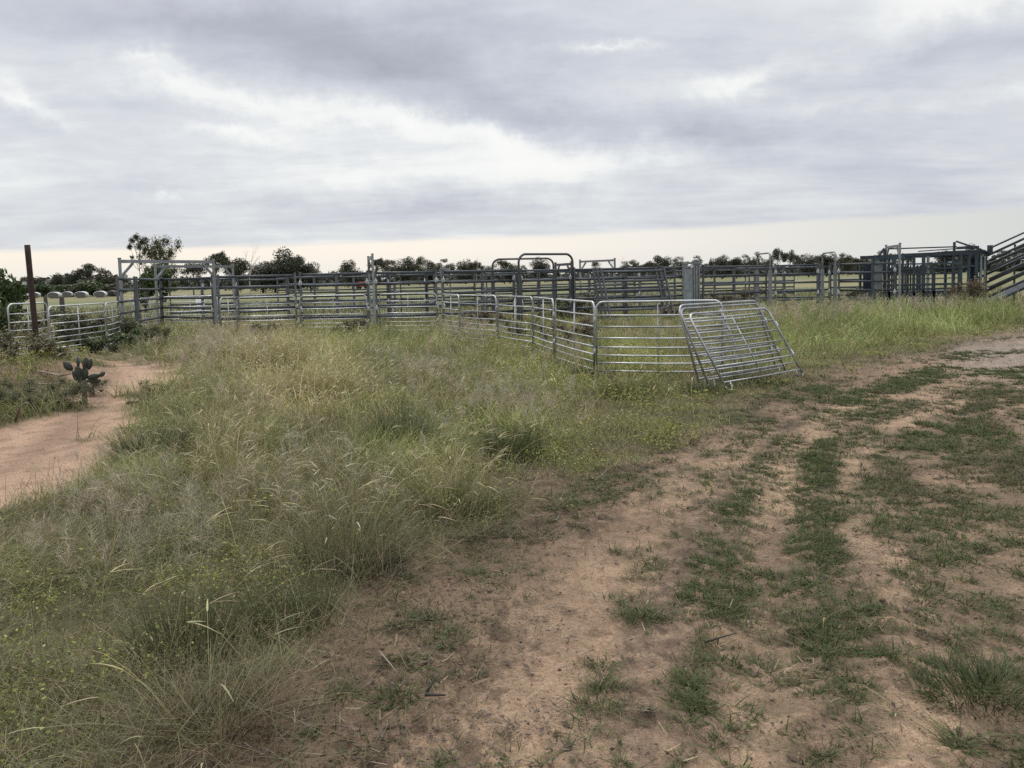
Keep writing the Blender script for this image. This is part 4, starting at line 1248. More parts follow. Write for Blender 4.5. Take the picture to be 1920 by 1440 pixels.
cbox('head_hood', 1815, 1840, 461, 466, 0.2, 0.9, M_CRUSHD)
for (v0, v1) in ((493, 496), (502, 505), (512, 515), (521, 523), (531, 534), (540, 543)):
    cbox('side_rail', 1664, 1800, v0, v1, -0.075, -0.055, M_CRUSH if v0 % 2 else M_CRUSHD)
    if v0 in (502, 531): cbox('side_rail', 1664, 1848, v0 + 2, v1 + 2, 1.22, 1.26, M_CRUSHD)
for u in (1672, 1680, 1686, 1697, 1707, 1719, 1725):
    cbox('split_bar', u - 1.2, u + 1.2, 497, 545, -0.02, 0.02, M_CRUSHD)
cbox('floor_sill', 1640, 1848, 545, 556, -0.05, 1.2, M_CRUSHD)
cbox('head_gate', 1818, 1834, 484, 545, 0.12, 0.16, M_CRUSHD)
cbox('head_gate', 1803, 1826, 497, 500, -0.07, -0.055, M_CRUSH)
cbox('neck_bar', 1835, 1838, 480, 545, -0.09, -0.06, M_CRUSHG)
cbox('neck_bar', 1842, 1845, 480, 545, -0.09, -0.06, M_CRUSHG)
cbox('counterweight', 1851, 1857, 460, 478, -0.12, 0.06, M_CRUSHD)

# loading ramp rising to the right
rx, ry = at(1852, 32.0)
ramp = thing('loading_ramp', 'steel loading ramp with sloping side rails at the right edge', 'loading ramp', (rx, ry, 0), -0.10)
LEN, RISE, Z00 = 4.2, 0.46, 0.2
part('deck', MB().add([(0, 0, Z00), (LEN, 0, Z00 + RISE * LEN), (LEN, 1.0, Z00 + RISE * LEN), (0, 1.0, Z00), (0, 0, Z00 - .1), (LEN, 0, Z00 - .1 + RISE * LEN), (LEN, 1.0, Z00 - .1 + RISE * LEN), (0, 1.0, Z00 - .1)],
                      [(0, 1, 2, 3), (7, 6, 5, 4), (0, 4, 5, 1), (1, 5, 6, 2), (2, 6, 7, 3), (3, 7, 4, 0)]).mesh('deck', M_CRUSHD), ramp)
for y in (-0.06, 1.06):
    for z in (0.38, 0.72, 1.05, 1.40, 1.78):
        part('side_rail', MB().tube([(0.02, y, Z00 + z - 0.1), (LEN, y, Z00 + z - 0.1 + RISE * LEN)], 0.05, 10, 0.5).mesh('side_rail', M_BOW), ramp)
    for x in (1.5, 2.9, 4.15):
        part('leg', MB().box(x - 0.035, x + 0.035, y - (0.072 if y < 0 else -0.032), y + (-0.032 if y < 0 else 0.072), 0, Z00 + 1.6 + RISE * x).mesh('leg', M_BOW), ramp)
part('hand_rail', MB().tube([(-0.05, -0.35, 2.36), (LEN, -0.35, 2.36 + RISE * LEN)], 0.035, 8).mesh('hand_rail', M_BOW), ramp)
for x in (2.2, 4.0):
    part('rail_stay', MB().tube([(x, -0.35, 2.34 + RISE * x), (x, -0.10, Z00 + 1.55 + RISE * x)], 0.02, 6).mesh('rail_stay', M_BOW), ramp)

# ------------------------------------------------------------------ rusty post and odds and ends at the left
gx, gy = gp(73, 690)
h = height1(gx, gy)
post = thing('rusty_post', 'tall leaning rust brown steel post at the far left', 'post', (gx, gy, h - 0.1))
MBp = MB()
topz = 1.6 + (543 - 460) * gy / F
lx = at(51, gy, topz)[0] - gx
n_ = 14
MBp.tube([(lx * q / n_, 0.0, 0.1 * 0 + (topz - h + 0.1) * q / n_) for q in range(n_ + 1)], 0.055, 14)
part('pipe', MBp.mesh('pipe', M_RUST), post)
part('wire_bracket', MB().box(lx * 0.7 - 0.14, lx * 0.7 - 0.05, -0.06, -0.02, 1.60, 1.66).mesh('wire_bracket', M_BRIGHT), post)
ox, oy = gp(92, 688)
o = part('ochre_block', MB().box(-0.10, 0.09, -0.09, 0.09, -0.05, 0.27).box(-0.12, -0.101, -0.06, 0.05, 0.0, 0.2).mesh('ochre_block', M_OCHRE))
o.location = (ox, oy, height1(ox, oy)); o.rotation_euler = (0.05, -0.06, 0.4)
tag(o, 'ochre brown block at the foot of the sheep panels beside the rusty post', 'block')


def plank(px, label, r=0.03):
    pts = []
    for (u, v, z) in px:
        x, y = gp(u, v, z); pts.append((x, y, z))
    o0 = pts[0]
    b = MB().tube([(p[0] - o0[0], p[1] - o0[1], p[2] - o0[2]) for p in pts], [r * random.uniform(0.7, 1.15) for _ in pts], 7, 1.6)
    o = part('weathered_branch', b.mesh('weathered_branch', M_WOOD)); o.location = o0
    tag(o, label, 'branch', 'weathered branches at the bank')


plank([(74, 696, 0.22), (95, 700, 0.20), (112, 705, 0.2), (135, 700, 0.2), (166, 699, 0.19)], 'pale weathered branch on the bank right of the rusty post', 0.013)
plank([(45, 718, 0.16), (70, 720, 0.15), (100, 720, 0.15), (126, 717, 0.15)], 'pale weathered branch lying lower on the bank, left of the cactus', 0.012)

# prickly pear
gx, gy = gp(158, 752)
h = height1(gx, gy)
cac = thing('prickly_pear', 'small dark prickly pear cactus beside the sandy path', 'cactus', (gx, gy, h - 0.02))
cac.scale = (0.85, 0.85, 1.0)
part('trunk', MB().tube([(0, 0, 0), (0.005, 0, 0.06), (0.01, 0, 0.16), (0.02, 0, 0.28), (0.02, 0, 0.36)], [0.085, 0.05, 0.038, 0.045, 0.05], 10).mesh('trunk', M_CACTRUNK), cac)


def pad(base, ang, tilt, L, W):
    n, k = 14, 7
    V = []; Fc = []
    for i in range(k + 1):
        t_ = i / k
        hw = W * math.sin(PI * min(0.98, 0.06 + 0.94 * t_)) ** 0.7 * (0.75 + 0.35 * t_)
        for j in range(n):
            a = 2 * PI * j / n
            V.append((hw * math.cos(a), 0.02 * math.sin(a) * (0.3 + math.sin(PI * min(.97, t_ + .02))), L * t_))
    for i in range(k):
        for j in range(n): Fc.append((i * n + j, i * n + (j + 1) % n, (i + 1) * n + (j + 1) % n, (i + 1) * n + j))
    Fc.append(tuple(range(n - 1, -1, -1))); Fc.append(tuple(k * n + j for j in range(n)))
    R = Matrix.Rotation(ang, 3, 'Z') @ Matrix.Rotation(tilt, 3, 'Y')
    b = MB().add([R @ Vector(p) for p in V], Fc, True)
    o = part('pad', b.mesh('pad', M_CACTUS), cac); o.location = base


for (bx_, bz, ang, tilt, L, W) in ((-0.01, 0.34, 0.3, -0.7, 0.24, 0.08), (0.02, 0.36, -0.2, 0.28, 0.22, 0.075), (0.06, 0.40, 0.2, 1.45, 0.26, 0.055), (0.06, 0.36, 0.5, 1.65, 0.24, 0.05),
                                   (-0.02, 0.36, 1.0, -0.35, 0.26, 0.09), (-0.16, 0.52, 0.2, -0.9, 0.2, 0.075), (0.05, 0.50, 0.9, 0.1, 0.22, 0.075), (0.10, 0.52, -0.4, 0.55, 0.2, 0.07), (-0.06, 0.54, -0.9, -0.25, 0.2, 0.07), (0.27, 0.42, 0.1, 1.1, 0.13, 0.045), (0.0, 0.38, 1.6, 0.5, 0.24, 0.085)):
    pad((bx_, 0, bz), ang, tilt, L * 0.9, W * 0.85)

# sticks
def stick(pts, r, label, mat, name='dead_stick'):
    x0, y0 = gp(*pts[0][:2]); z0 = height1(x0, y0)
    P = []
    for (u, v, z) in pts:
        x, y = gp(u, v, z0 + z); P.append((x - x0, y - y0, z))
    R = [r * (1 - 0.55 * i / (len(P) - 1)) for i in range(len(P))]
    o = part(name, MB().tube(P, R, 6).mesh(name, mat)); o.location = (x0, y0, z0)
    return tag(o, label, 'stick', 'loose sticks on the ground'), P


stick([(28, 792, 0.0), (33, 775, 0.14), (38, 763, 0.24), (48, 755, 0.30), (54, 757, 0.29)], 0.016, 'pale bent dead stick standing at the edge of sandy path', M_WOOD)
stick([(798, 1302, 0.03), (815, 1303, 0.035), (835, 1303, 0.025)], 0.008, 'short thick brown twig lying on the near dirt track', M_DARKWOOD)
stick([(800, 1298, 0.025), (808, 1285, 0.05), (815, 1270, 0.06), (812, 1262, 0.07)], 0.006, 'forked brown twig beside the short thick twig', M_DARKWOOD)
stick([(1322, 1204, 0.02), (1345, 1197, 0.05), (1362, 1192, 0.05), (1382, 1187, 0.03)], 0.005, 'thin dark stick lying among turf in the middle of the track', M_DARKWOOD)
stick([(842, 945, 0.03), (860, 948, 0.06), (880, 953, 0.06), (868, 964, 0.02)], 0.009, 'pale bent twig under the yellow green tussock', M_WOOD)
stick([(618, 1130, 0.02), (640, 1148, 0.03), (668, 1166, 0.02)], 0.005, 'thin pale stalk lying at the meadow edge', M_WOOD)
stick([(712, 1222, 0.02), (732, 1245, 0.04), (752, 1272, 0.02)], 0.004, 'thin pale straw lying on soil left of the track', M_WOOD)

# ------------------------------------------------------------------ old fence posts and distant bits
for (u, d, hh, lab) in ((117, 26.0, 1.35, 'charred wooden fence post behind the sheep panel right of the rusty post'),
                        (86, 33, 1.3, 'dark wooden fence post behind the leftmost sheep panel'),
                        (272, 52, 1.3, 'dark wooden fence post in the field under the left gateway')):
    x, y = at(u, d)
    o = part('fence_post', MB().tube([(0, 0, -0.1), (0.01, 0, hh * 0.5), (0.0, 0.01, hh)], [0.085, 0.08, 0.07], 9).mesh('fence_post', M_DARKWOOD)); o.location = (x, y, 0)
    tag(o, lab, 'fence post', 'old wooden fence posts')

# wrapped bales in long rows
BALE = {}


def make_bale():
    r_, w_ = 0.80, 1.3
    b = MB()
    ring = []
    prof = [(0.0, r_ * 0.93), (0.05, r_), (w_ - 0.05, r_), (w_, r_ * 0.93)]
    n = 24; V = []; Fc = []
    for (x, rr_) in prof:
        for j in range(n):
            a = 2 * PI * j / n; V.append((x, rr_ * math.cos(a), r_ + rr_ * math.sin(a)))
    for i in range(3):
        for j in range(n): Fc.append((i * n + j, (i + 1) * n + j, (i + 1) * n + (j + 1) % n, i * n + (j + 1) % n))
    b.add(V, Fc, True)
    e = MB()
    for x, s_ in ((0.012, 1), (w_ - 0.012, -1)):
        v = [(x, r_ * 0.93 * math.cos(2 * PI * j / n), r_ + r_ * 0.93 * math.sin(2 * PI * j / n)) for j in range(n)]
        e.add(v, [tuple(range(n)) if s_ < 0 else tuple(reversed(range(n)))])
    return b.mesh('wrap', M_WRAP), e.mesh('hay_face', M_HAY)


BW, BE = make_bale()
rows = [(36, 148, 3), (62, 156, 2), (99, 140, 3), (124, 152, 2), (150, 138, 3), (186, 139, 3), (210, 148, 2)]
for k, (u, d, n) in enumerate(rows):
    x, y = at(u, d)
    dirv = Vector((-0.36, 0.93)).normalized()
    for q in range(n):
        t = thing('hay_bale', f'white wrapped round hay bale, {"near end of" if q == 0 else ORD[q] + " in"} the {ORD[k]} bale row from left', 'hay bale',
                  (x + dirv.x * 1.31 * q, y + dirv.y * 1.31 * q, 0.0), math.atan2(dirv.y, dirv.x), 'white wrapped bales lying in rows')
        t.scale = (1, 1.15, 0.68)
        part('wrap', BW, t); part('hay_face', BE, t)

# far red machine
x, y = at(680, 170)
t = thing('farm_trailer', 'tiny red farm machine far off behind the yard gate', 'farm machine', (x, y, 0))
part('body', MB().box(-1.3, 1.3, -0.6, 0.6, 0.6, 1.2).add([(-1.1, -.5, 1.2), (1.0, -.5, 1.2), (0.7, -.4, 1.7), (-0.8, -.4, 1.7), (-1.1, .5, 1.2), (1.0, .5, 1.2), (0.7, .4, 1.7), (-0.8, .4, 1.7)],
     [(0, 1, 2, 3), (7, 6, 5, 4), (3, 2, 6, 7), (0, 3, 7, 4), (1, 5, 6, 2)]).mesh('body', M_RED), t)
for xx in (-0.8, 0.8):
    for yy in (-0.7, 0.7):
        part('wheel', MB().tube([(xx, yy - 0.1, 0.4), (xx, yy + 0.1, 0.4)], 0.4, 14).mesh('wheel', M_BLACK), t)
x, y = at(375, 52)
o = part('white_drum', MB().tube([(0, 0, 0), (0, 0, 0.05), (0, 0, 0.85), (0, 0, 0.9)], [0.24, 0.27, 0.27, 0.22], 14).mesh('white_drum', M_WHITE)); o.location = (x, y, 0)
tag(o, 'small white drum in the field seen under the left gateway', 'drum')


# ------------------------------------------------------------------ trees and shrubs
def crown_mesh(name, blobs, n, size, c0, c1, seed, fill=0.75, squash=0.8):
    global rng
    keep = rng; rng = np.random.default_rng(seed)
    R = Ribbons()
    vol = np.array([b[3] ** 2 for b in blobs]); pr = vol / vol.sum()
    zmin = min(b[2] - b[3] * squash for b in blobs); zmax = max(b[2] + b[3] * squash for b in blobs)
    idx = rng.choice(len(blobs), n, p=pr)
    B = np.array([b[:4] for b in blobs])[idx]
    d = rng.normal(size=(n, 3)); d /= np.linalg.norm(d, axis=1)[:, None]
    rad = B[:, 3] * (fill + (1.05 - fill) * rng.random(n)) * np.where(rng.random(n) < 0.25, rng.random(n) ** 0.5, 1)
    P = B[:, :3] + d * rad[:, None] * np.array([1, 1, squash])
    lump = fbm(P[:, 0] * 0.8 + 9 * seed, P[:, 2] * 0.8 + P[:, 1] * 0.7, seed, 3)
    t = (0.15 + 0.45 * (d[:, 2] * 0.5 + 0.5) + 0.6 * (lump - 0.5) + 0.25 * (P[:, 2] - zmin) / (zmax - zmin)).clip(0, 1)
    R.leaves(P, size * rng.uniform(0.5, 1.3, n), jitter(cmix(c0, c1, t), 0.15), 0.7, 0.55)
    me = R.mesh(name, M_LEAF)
    rng = keep
    return me


def limb_mesh(blobs, h, r, seed, mat, lean=0.0):
    rd = random.Random(seed)
    b = MB()
    z_split = h * 0.35
    top = (lean * h * 0.7, 0, h * 0.72)
    b.tube([(0, 0, -0.2), (lean * 0.2 * h, 0.02 * h, z_split * 0.6), (lean * h * 0.4, 0, z_split), top], [r, r * 0.8, r * 0.7, r * 0.3], 8)
    for bl in blobs:
        s_ = rd.uniform(0.5, 1.0)
        a = Vector((lean * h * 0.4, 0, z_split)).lerp(Vector(top), rd.uniform(0, 0.8))
        e = Vector(bl[:3]); mid = a.lerp(e, 0.5) + Vector((rd.uniform(-.05, .05) * h, rd.uniform(-.05, .05) * h, -0.03 * h))
        b.tube([a, mid, e], [r * 0.42, r * 0.28, r * 0.08], 6, cap=False)
    return b.mesh('trunk', mat)


DK0, DK1 = (0.020, 0.024, 0.016), (0.082, 0.088, 0.054)
OL0, OL1 = (0.030, 0.034, 0.018), (0.105, 0.105, 0.055)
GR0, GR1 = (0.025, 0.040, 0.014), (0.085, 0.115, 0.040)


def round_blobs(rd, w, h, z0, n, top=1.0):
    out = []
    for i in range(n):
        a = rd.uniform(0, 2 * PI); q = w * 0.5 * math.sqrt(rd.random()) * 0.85
        z = z0 + (h - z0) * rd.uniform(0.14, 0.90) * (1 - 0.35 * (q / (w * 0.5)) ** 2)
        out.append((q * math.cos(a), q * math.sin(a), z, (h - z0) * rd.uniform(0.15, 0.27)))
    return out


PROTO = {}


def proto(kind, var):
    """crown and trunk of a 10 m tree, cached"""
    key = (kind, var)
    if key in PROTO: return PROTO[key]
    rd = random.Random(hash(kind) % 1000 * 0 + sum(map(ord, kind)) * 13 + var)
    s = sum(map(ord, kind)) + var * 17
    mat = M_BARK
    if kind == 'dense':
        bl = round_blobs(rd, 8.6, 9.6, 0.6, 26); cr = crown_mesh('crown', bl, 6500, 0.24, DK0, DK1, s, 0.6); tr = limb_mesh(bl[:8], 10, 0.34, s, mat)
    elif kind == 'umbrella':
        bl = []
        for i in range(20):
            a = rd.uniform(0, 2 * PI); q = 4.4 * math.sqrt(rd.random())
            bl.append((q * math.cos(a), q * math.sin(a), 9.0 - 0.12 * q * q + rd.uniform(-1.6, 0.1), rd.uniform(1.0, 1.7)))
        cr = crown_mesh('crown', bl, 4600, 0.2, DK0, DK1, s, 0.5, 0.7); tr = limb_mesh(bl[:12], 10, 0.28, s, mat)
    elif kind == 'gum':
        bl = []
        for i in range(20):
            a = rd.uniform(0, 2 * PI); q = rd.uniform(0.2, 2.9)
            bl.append((q * math.cos(a), q * math.sin(a), rd.uniform(3.0, 9.0) , rd.uniform(0.8, 1.5)))
        cr = crown_mesh('crown', bl, 3400, 0.18, DK0, OL1, s, 0.5, 0.8); tr = limb_mesh(bl[:9], 10, 0.22, s, M_PALEBARK if var % 2 else mat)
    elif kind == 'open':
        bl = []
        for i in range(44):
            a = rd.uniform(0, 2 * PI); q = 3.6 * math.sqrt(rd.random())
            bl.append((q * math.cos(a), q * math.sin(a), rd.uniform(3.6, 9.4), rd.uniform(0.7, 1.3)))
        cr = crown_mesh('crown', bl, 11000, 0.13, (0.036, 0.042, 0.020), (0.125, 0.130, 0.062), s, 0.05, 0.9); tr = limb_mesh(bl[:16], 10, 0.2, s, mat)
    elif kind == 'thin':
        bl = [(-1.2, 0, 9.2, .7), (-0.4, .3, 9.7, .8), (0.8, -.2, 9.0, .8), (-1.7, 0, 8.3, .7), (1.2, .2, 7.9, .6), (-1.4, .1, 6.8, .5), (0.2, 0, 8.2, .6)]
        cr = crown_mesh('crown', bl, 2800, 0.12, DK0, OL1, s, 0.05, 0.75); tr = limb_mesh(bl, 10, 0.13, s, mat)
    elif kind == 'bush':
        bl = round_blobs(rd, 11, 10, 0.0, 20); cr = crown_mesh('crown', bl, 2400, 0.5, GR0, GR1, s, 0.65); tr = limb_mesh(bl[:5], 8, 0.22, s, mat)
    elif kind == 'scrub':
        bl = round_blobs(rd, 13, 10, 0.0, 24); cr = crown_mesh('crown', bl, 2600, 0.55, DK0, OL1, s, 0.65); tr = limb_mesh(bl[:5], 8, 0.22, s, mat)
    elif kind == 'dead':
        b = MB()
        def br(p, d, L, r, lv):
            q = p + d * L
            mid = p.lerp(q, 0.5) + Vector((rd.uniform(-.06, .06), rd.uniform(-.06, .06), 0)) * L
            b.tube([p, mid, q], [r, r * 0.8, r * 0.55], 6, cap=False)
            if lv < 4:
                for k in range(2 if lv else 3):
                    a = rd.uniform(0, 2 * PI)
                    nd = (d + Vector((math.cos(a), math.sin(a), rd.uniform(-.1, .4))) * rd.uniform(0.45, 0.8)).normalized()
                    br(q, nd, L * rd.uniform(0.5, 0.72), r * 0.5, lv + 1)
        br(Vector((0, 0, -0.2)), Vector((0.05, 0, 1)), 4.2, 0.2, 0)
        cr = None; tr = b.mesh('trunk', M_PALEBARK)
    PROTO[key] = (cr, tr)
    return PROTO[key]


def tree(kind, var, u, vtop, d, wpx, label, group='trees beyond the yards', name='tree', rz=None):
    """tree standing at depth d on bearing u, its top at photo height vtop, crown wpx wide"""
    x, y = at(u, d, 3)
    hz = 522 - 0.023 * (u - 960)
    hgt = 1.6 + (hz - vtop) * d / F
    wid = wpx * d / F
    cr, tr = proto(kind, var)
    base_w = {'dense': 9.5, 'umbrella': 10, 'gum': 6.0, 'open': 7.8, 'thin': 4.2, 'bush': 11, 'scrub': 13, 'dead': 6}[kind]
    t = thing(name, label, 'tree' if kind not in ('bush', 'scrub') else 'bush', (x, y, 0), random.uniform(0, 6.28) if rz is None else rz, group)
    t.scale = (wid / base_w, wid / base_w, hgt / 10)
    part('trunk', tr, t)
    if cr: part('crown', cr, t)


NB = 'trees and bushes behind the left yards'
tree('thin', 0, 262, 441, 75, 38, 'thin tall tree with sparse top, left of the open leafy one', NB, rz=0.1)
tree('open', 1, 300, 434, 80, 76, 'tall airy tree rising above the left gateway frame', NB)
tree('bush', 0, 292, 492, 70, 64, 'bright green bush under the tall airy tree behind the gateway', NB, 'bush')
tree('umbrella', 0, 405, 464, 130, 54, 'umbrella shaped tree just right of the left gateway', NB)
tree('umbrella', 1, 362, 486, 140, 52, 'lower spreading tree left of the umbrella shaped tree', NB)
tree('dense', 1, 440, 478, 140, 62, 'dark tree between the umbrella shaped tree and the bare dead one', NB)
tree('dead', 0, 468, 457, 110, 38, 'bare pale dead tree in front of the dark grove', NB)
tree('dense', 0, 492, 487, 150, 66, 'low dark tree at the left of the dark grove', NB)
tree('dense', 2, 540, 463, 150, 78, 'largest round dark tree of the grove', NB)
tree('dense', 3, 582, 487, 150, 46, 'dark tree at the right end of the grove', NB)
tree('dense', 4, 515, 482, 155, 60, 'dark tree filling the middle of the grove', NB)
tree('dense', 5, 560, 480, 148, 50, 'dark tree on the right shoulder of the largest round tree', NB)
tree('dense', 6, 660, 480, 190, 44, 'lone dark tree standing in the gap left of the tall post pair', NB)
tree('umbrella', 2, 172, 490, 170, 56, 'broad tree with raised crown above the wrapped bales', NB)
tree('dense', 7, 138, 507, 170, 34, 'small dark tree left of the broad tree above bales', NB)
tree('scrub', 2, 200, 505, 165, 40, 'dark scrub tree right of the broad tree above bales', NB, 'bush')
tree('dense', 8, 108, 511, 180, 24, 'small pointed dark tree right of the rusty post', NB)
tree('dense', 9, 76, 517, 180, 34, 'small dark tree close beside the rusty post top', NB)
tree('scrub', 0, 45, 518, 180, 44, 'dark scrub left of the rusty post', NB, 'bush')
for i, (u, vt, d, wp) in enumerate(((150, 526, 160, 60), (185, 522, 158, 60), (210, 528, 150, 50), (120, 530, 160, 50), (40, 531, 170, 60), (80, 530, 170, 50))):
    tree('bush' if i % 2 else 'scrub', 1 + i, u, vt, d, wp, ORD[[4, 5, 6, 3, 1, 2][i] - 1] + ' low olive bush from the left in front of the far left trees', NB, 'bush')
# big bush at the left edge, near
tree('bush', 8, -22, 500, 24, 110, 'large green bush at the left edge behind the sheep panels', 'shrubs near the fences', 'bush')
tree('bush', 9, 2, 560, 22.5, 60, 'lower green bush in front of the large one at the left edge', 'shrubs near the fences', 'bush')

# gum line in the centre and on the right
line = []
rd = random.Random(5)
spec = [(706, 482, 30), (727, 488, 30), (741, 487, 32), (766, 480, 40), (787, 481, 20), (803, 488, 28), (815, 495, 26), (838, 485, 30), (873, 486, 34), (893, 489, 26), (912, 504, 30), (925, 500, 30), (946, 487, 28),
        (956, 494, 30), (980, 499, 20), (1012, 485, 32), (1120, 491, 22), (1176, 490, 22), (1193, 488, 26), (1219, 490, 20), (1239, 478, 34), (1276, 481, 24), (1306, 481, 26), (1333, 486, 8), (1354, 478, 36), (1381, 482, 24), (1396, 477, 22), (1420, 474, 16),
        (1442, 486, 22), (1458, 465, 22), (1481, 469, 28), (1496, 478, 20), (1516, 476, 34), (1550, 476, 36), (1572, 475, 22), (1590, 476, 18), (1612, 484, 26), (1628, 479, 30), (1650, 470, 20), (1668, 473, 26), (1702, 474, 24),
        (1770, 470, 36), (1824, 459, 34), (1890, 470, 44), (1912, 462, 44), (1940, 455, 50), (1985, 462, 60), (2040, 450, 60)]
kinds = ['gum', 'gum', 'gum', 'umbrella', 'dense', 'gum', 'umbrella', 'gum', 'dense', 'gum']
for i, (u, vt, wp) in enumerate(spec):
    kd = kinds[(i * 7 + 3) % 10]
    if wp >= 34: kd = rd.choice(['dense', 'umbrella', 'dense'])
    d = rd.uniform(230, 300)
    desc = {'gum': 'slim gum tree', 'umbrella': 'flat-topped tree', 'dense': 'dense dark tree'}[kd]
    side = 'before the sliding gate' if u < 1290 else 'beyond the sliding gate'
    line.append((kd, i % 8, u, vt, d, wp * 1.1, desc, side))
cnt = {}
for (kd, vr, u, vt, d, wp, desc, side) in line:
    k = (kd, side); cnt[k] = cnt.get(k, 0) + 1
    tree(kd, vr, u, vt - 3, d, wp * 1.2, f'{ORD[cnt[k] - 1]} {desc} from left on the horizon {side}', 'trees along the horizon')
for i, (u, vt, d, wp) in enumerate(((798, 475, 220, 18), (893, 480, 220, 16), (985, 490, 230, 14), (1045, 493, 230, 16), (1075, 494, 230, 16), (1150, 477, 220, 22), (1163, 480, 225, 18))):
    tree('dead', i % 3, u, vt, d, wp, ORD[i] + ' bare dead tree from the left along the horizon', 'trees along the horizon')

# weeds and shrubs around the yards
SHR = 'shrubs near the fences'
def shrub(u, d, hgt, wid, label, c0, c1, seed, n=1500, sz=0.05):
    x, y = at(u, d, 0.5)
    rd_ = random.Random(seed)
    bl = []
    for i in range(16):
        a = rd_.uniform(0, 2 * PI); q = wid * 0.4 * math.sqrt(rd_.random())
        bl.append((q * math.cos(a), q * math.sin(a), hgt * rd_.uniform(0.10, 0.80), hgt * rd_.uniform(0.18, 0.36)))
    t = thing('shrub', label, 'shrub', (x, y, height1(x, y)), 0, SHR)
    part('foliage', crown_mesh('foliage', bl, int(n * 2.0), sz * 0.7, tuple(q * 1.35 for q in c0), tuple(q * 1.3 for q in c1), seed, 0.1, 0.9), t)
    part('stems', limb_mesh(bl[:9], hgt, 0.014, seed, M_BARK), t)


RB0, RB1 = (0.045, 0.036, 0.024), (0.125, 0.095, 0.06)
shrub(1392, 36.0, 1.15, 2.2, 'reddish brown leggy weed bush inside the yard right of sliding gate', RB0, RB1, 41, 1800, 0.055)
shrub(1808, 31.2, 1.35, 1.5, 'reddish brown shrub growing in front of the crush', RB0, RB1, 42, 2200, 0.05)
shrub(1608, 34.8, 0.95, 1.3, 'olive shrub behind the rails left of the crush', OL0, OL1, 43, 1200, 0.055)
shrub(1090, 30.6, 1.1, 2.0, 'dark weed bush between the nearest big bow and the leaning heavy stack', DK0, OL1, 44, 1800, 0.055)
shrub(1045, 31.0, 0.95, 2.0, 'dark weed bush behind the gate of the nearest big bow', DK0, OL1, 45, 1800, 0.055)
shrub(236, 24.3, 0.85, 1.0, 'climbing weed on the left gateway post', GR0, OL1, 46, 1500, 0.045)
shrub(232, 22.6, 0.55, 1.5, 'leafy weed at the foot of the left gateway post', GR0, GR1, 47, 2200, 0.04)
shrub(292, 22.5, 0.55, 1.8, 'leafy weed under the wide left gateway', DK0, OL1, 48, 2200, 0.04)
shrub(182, 20.4, 0.55, 1.4, 'dark green weed in front of the second sheep panel from left', DK0, GR1, 49, 2000, 0.04)
shrub(172, 12.6, 0.32, 0.55, 'small dark shrub right behind the cactus', OL0, OL1, 50, 2200, 0.012)
shrub(75, 11.3, 0.42, 1.5, 'low dark green shrub left of the cactus beside the sandy path', OL0, (0.13, 0.125, 0.07), 51, 6500, 0.012)
shrub(20, 10.9, 0.40, 1.3, 'low dark green shrub at the left edge beside the sandy path', OL0, (0.13, 0.125, 0.07), 52, 6000, 0.012)
shrub(268, 11.3, 0.17, 0.55, 'small dark weed in the middle of the sandy path', OL0, OL1, 53, 1600, 0.011)
shrub(285, 12.6, 0.2, 0.6, 'small dark weed behind the one in the middle of sandy path', OL0, OL1, 54, 1600, 0.011)
shrub(18, 16.0, 0.7, 2.2, 'tangled brown green shrub left of the rusty post', RB0, OL1, 55, 2400, 0.035)
shrub(130, 24.5, 1.2, 1.4, 'olive shrub seen over the second sheep panel from left', OL0, OL1, 56, 1500, 0.05)
shrub(70, 23.0, 1.0, 2.6, 'dark tangled shrub seen through the leftmost sheep panel', DK0, OL1, 57, 2600, 0.05)
shrub(175, 25.0, 0.95, 1.8, 'dark tangled shrub seen through the second sheep panel from left', DK0, OL1, 58, 2200, 0.05)
shrub(655, 24.0, 0.55, 1.2, 'dark purple brown weed clump in the meadow before the heavy gate', (0.03, 0.025, 0.022), (0.08, 0.065, 0.05), 59, 1200, 0.04)
shrub(1330, 36.5, 0.8, 1.6, 'dark weed clump behind the rails right of the sliding gate', DK0, RB1, 60, 1200, 0.055)


shrub(985, 21.5, 0.6, 1.6, 'dark leafy weed behind the middle of the curved sheep hurdle row', DK0, OL1, 61, 1800, 0.035)
shrub(1075, 19.5, 0.7, 1.8, 'dark leafy weed behind the hurdle hinged to the face-on one', DK0, RB1, 62, 2000, 0.035)
shrub(905, 24.5, 0.65, 1.8, 'brown green weed behind the far part of the curved row', OL0, RB1, 63, 1800, 0.04)
shrub(480, 24.0, 0.5, 1.8, 'dark weed at the foot of the heavy panel right of the left gateway', DK0, OL1, 64, 1600, 0.04)
shrub(1300, 26.5, 0.6, 2.6, 'purple brown weed before the galvanised sliding gate', (0.03, 0.024, 0.022), (0.085, 0.062, 0.05), 65, 1800, 0.045)


# far woodland: a dark strip nobody could count
def woodland():
    R = Ribbons()
    n = 30000
    a = rng.uniform(-math.radians(52), math.radians(52), n)
    d = rng.uniform(330, 460, n)
    prof = fbm(a * 60, a * 0 + d * 0.002, 401, 4)
    z = rng.random(n) ** 0.8 * (2.2 + 4.2 * sst(0.3, 0.7, prof))
    P = np.stack([d * np.sin(a), d * np.cos(a), z], 1)
    t = (z / 6 + rng.normal(0, .15, n)).clip(0, 1)
    R.leaves(P, rng.uniform(0.7, 1.6, n), jitter(cmix(DK0, (0.05, 0.056, 0.036), t), 0.15), 0.6, 0.6)
    stuff('woodland', R.mesh('woodland', M_LEAF), 'dark strip of far woodland along the whole horizon', 'woodland')


woodland()


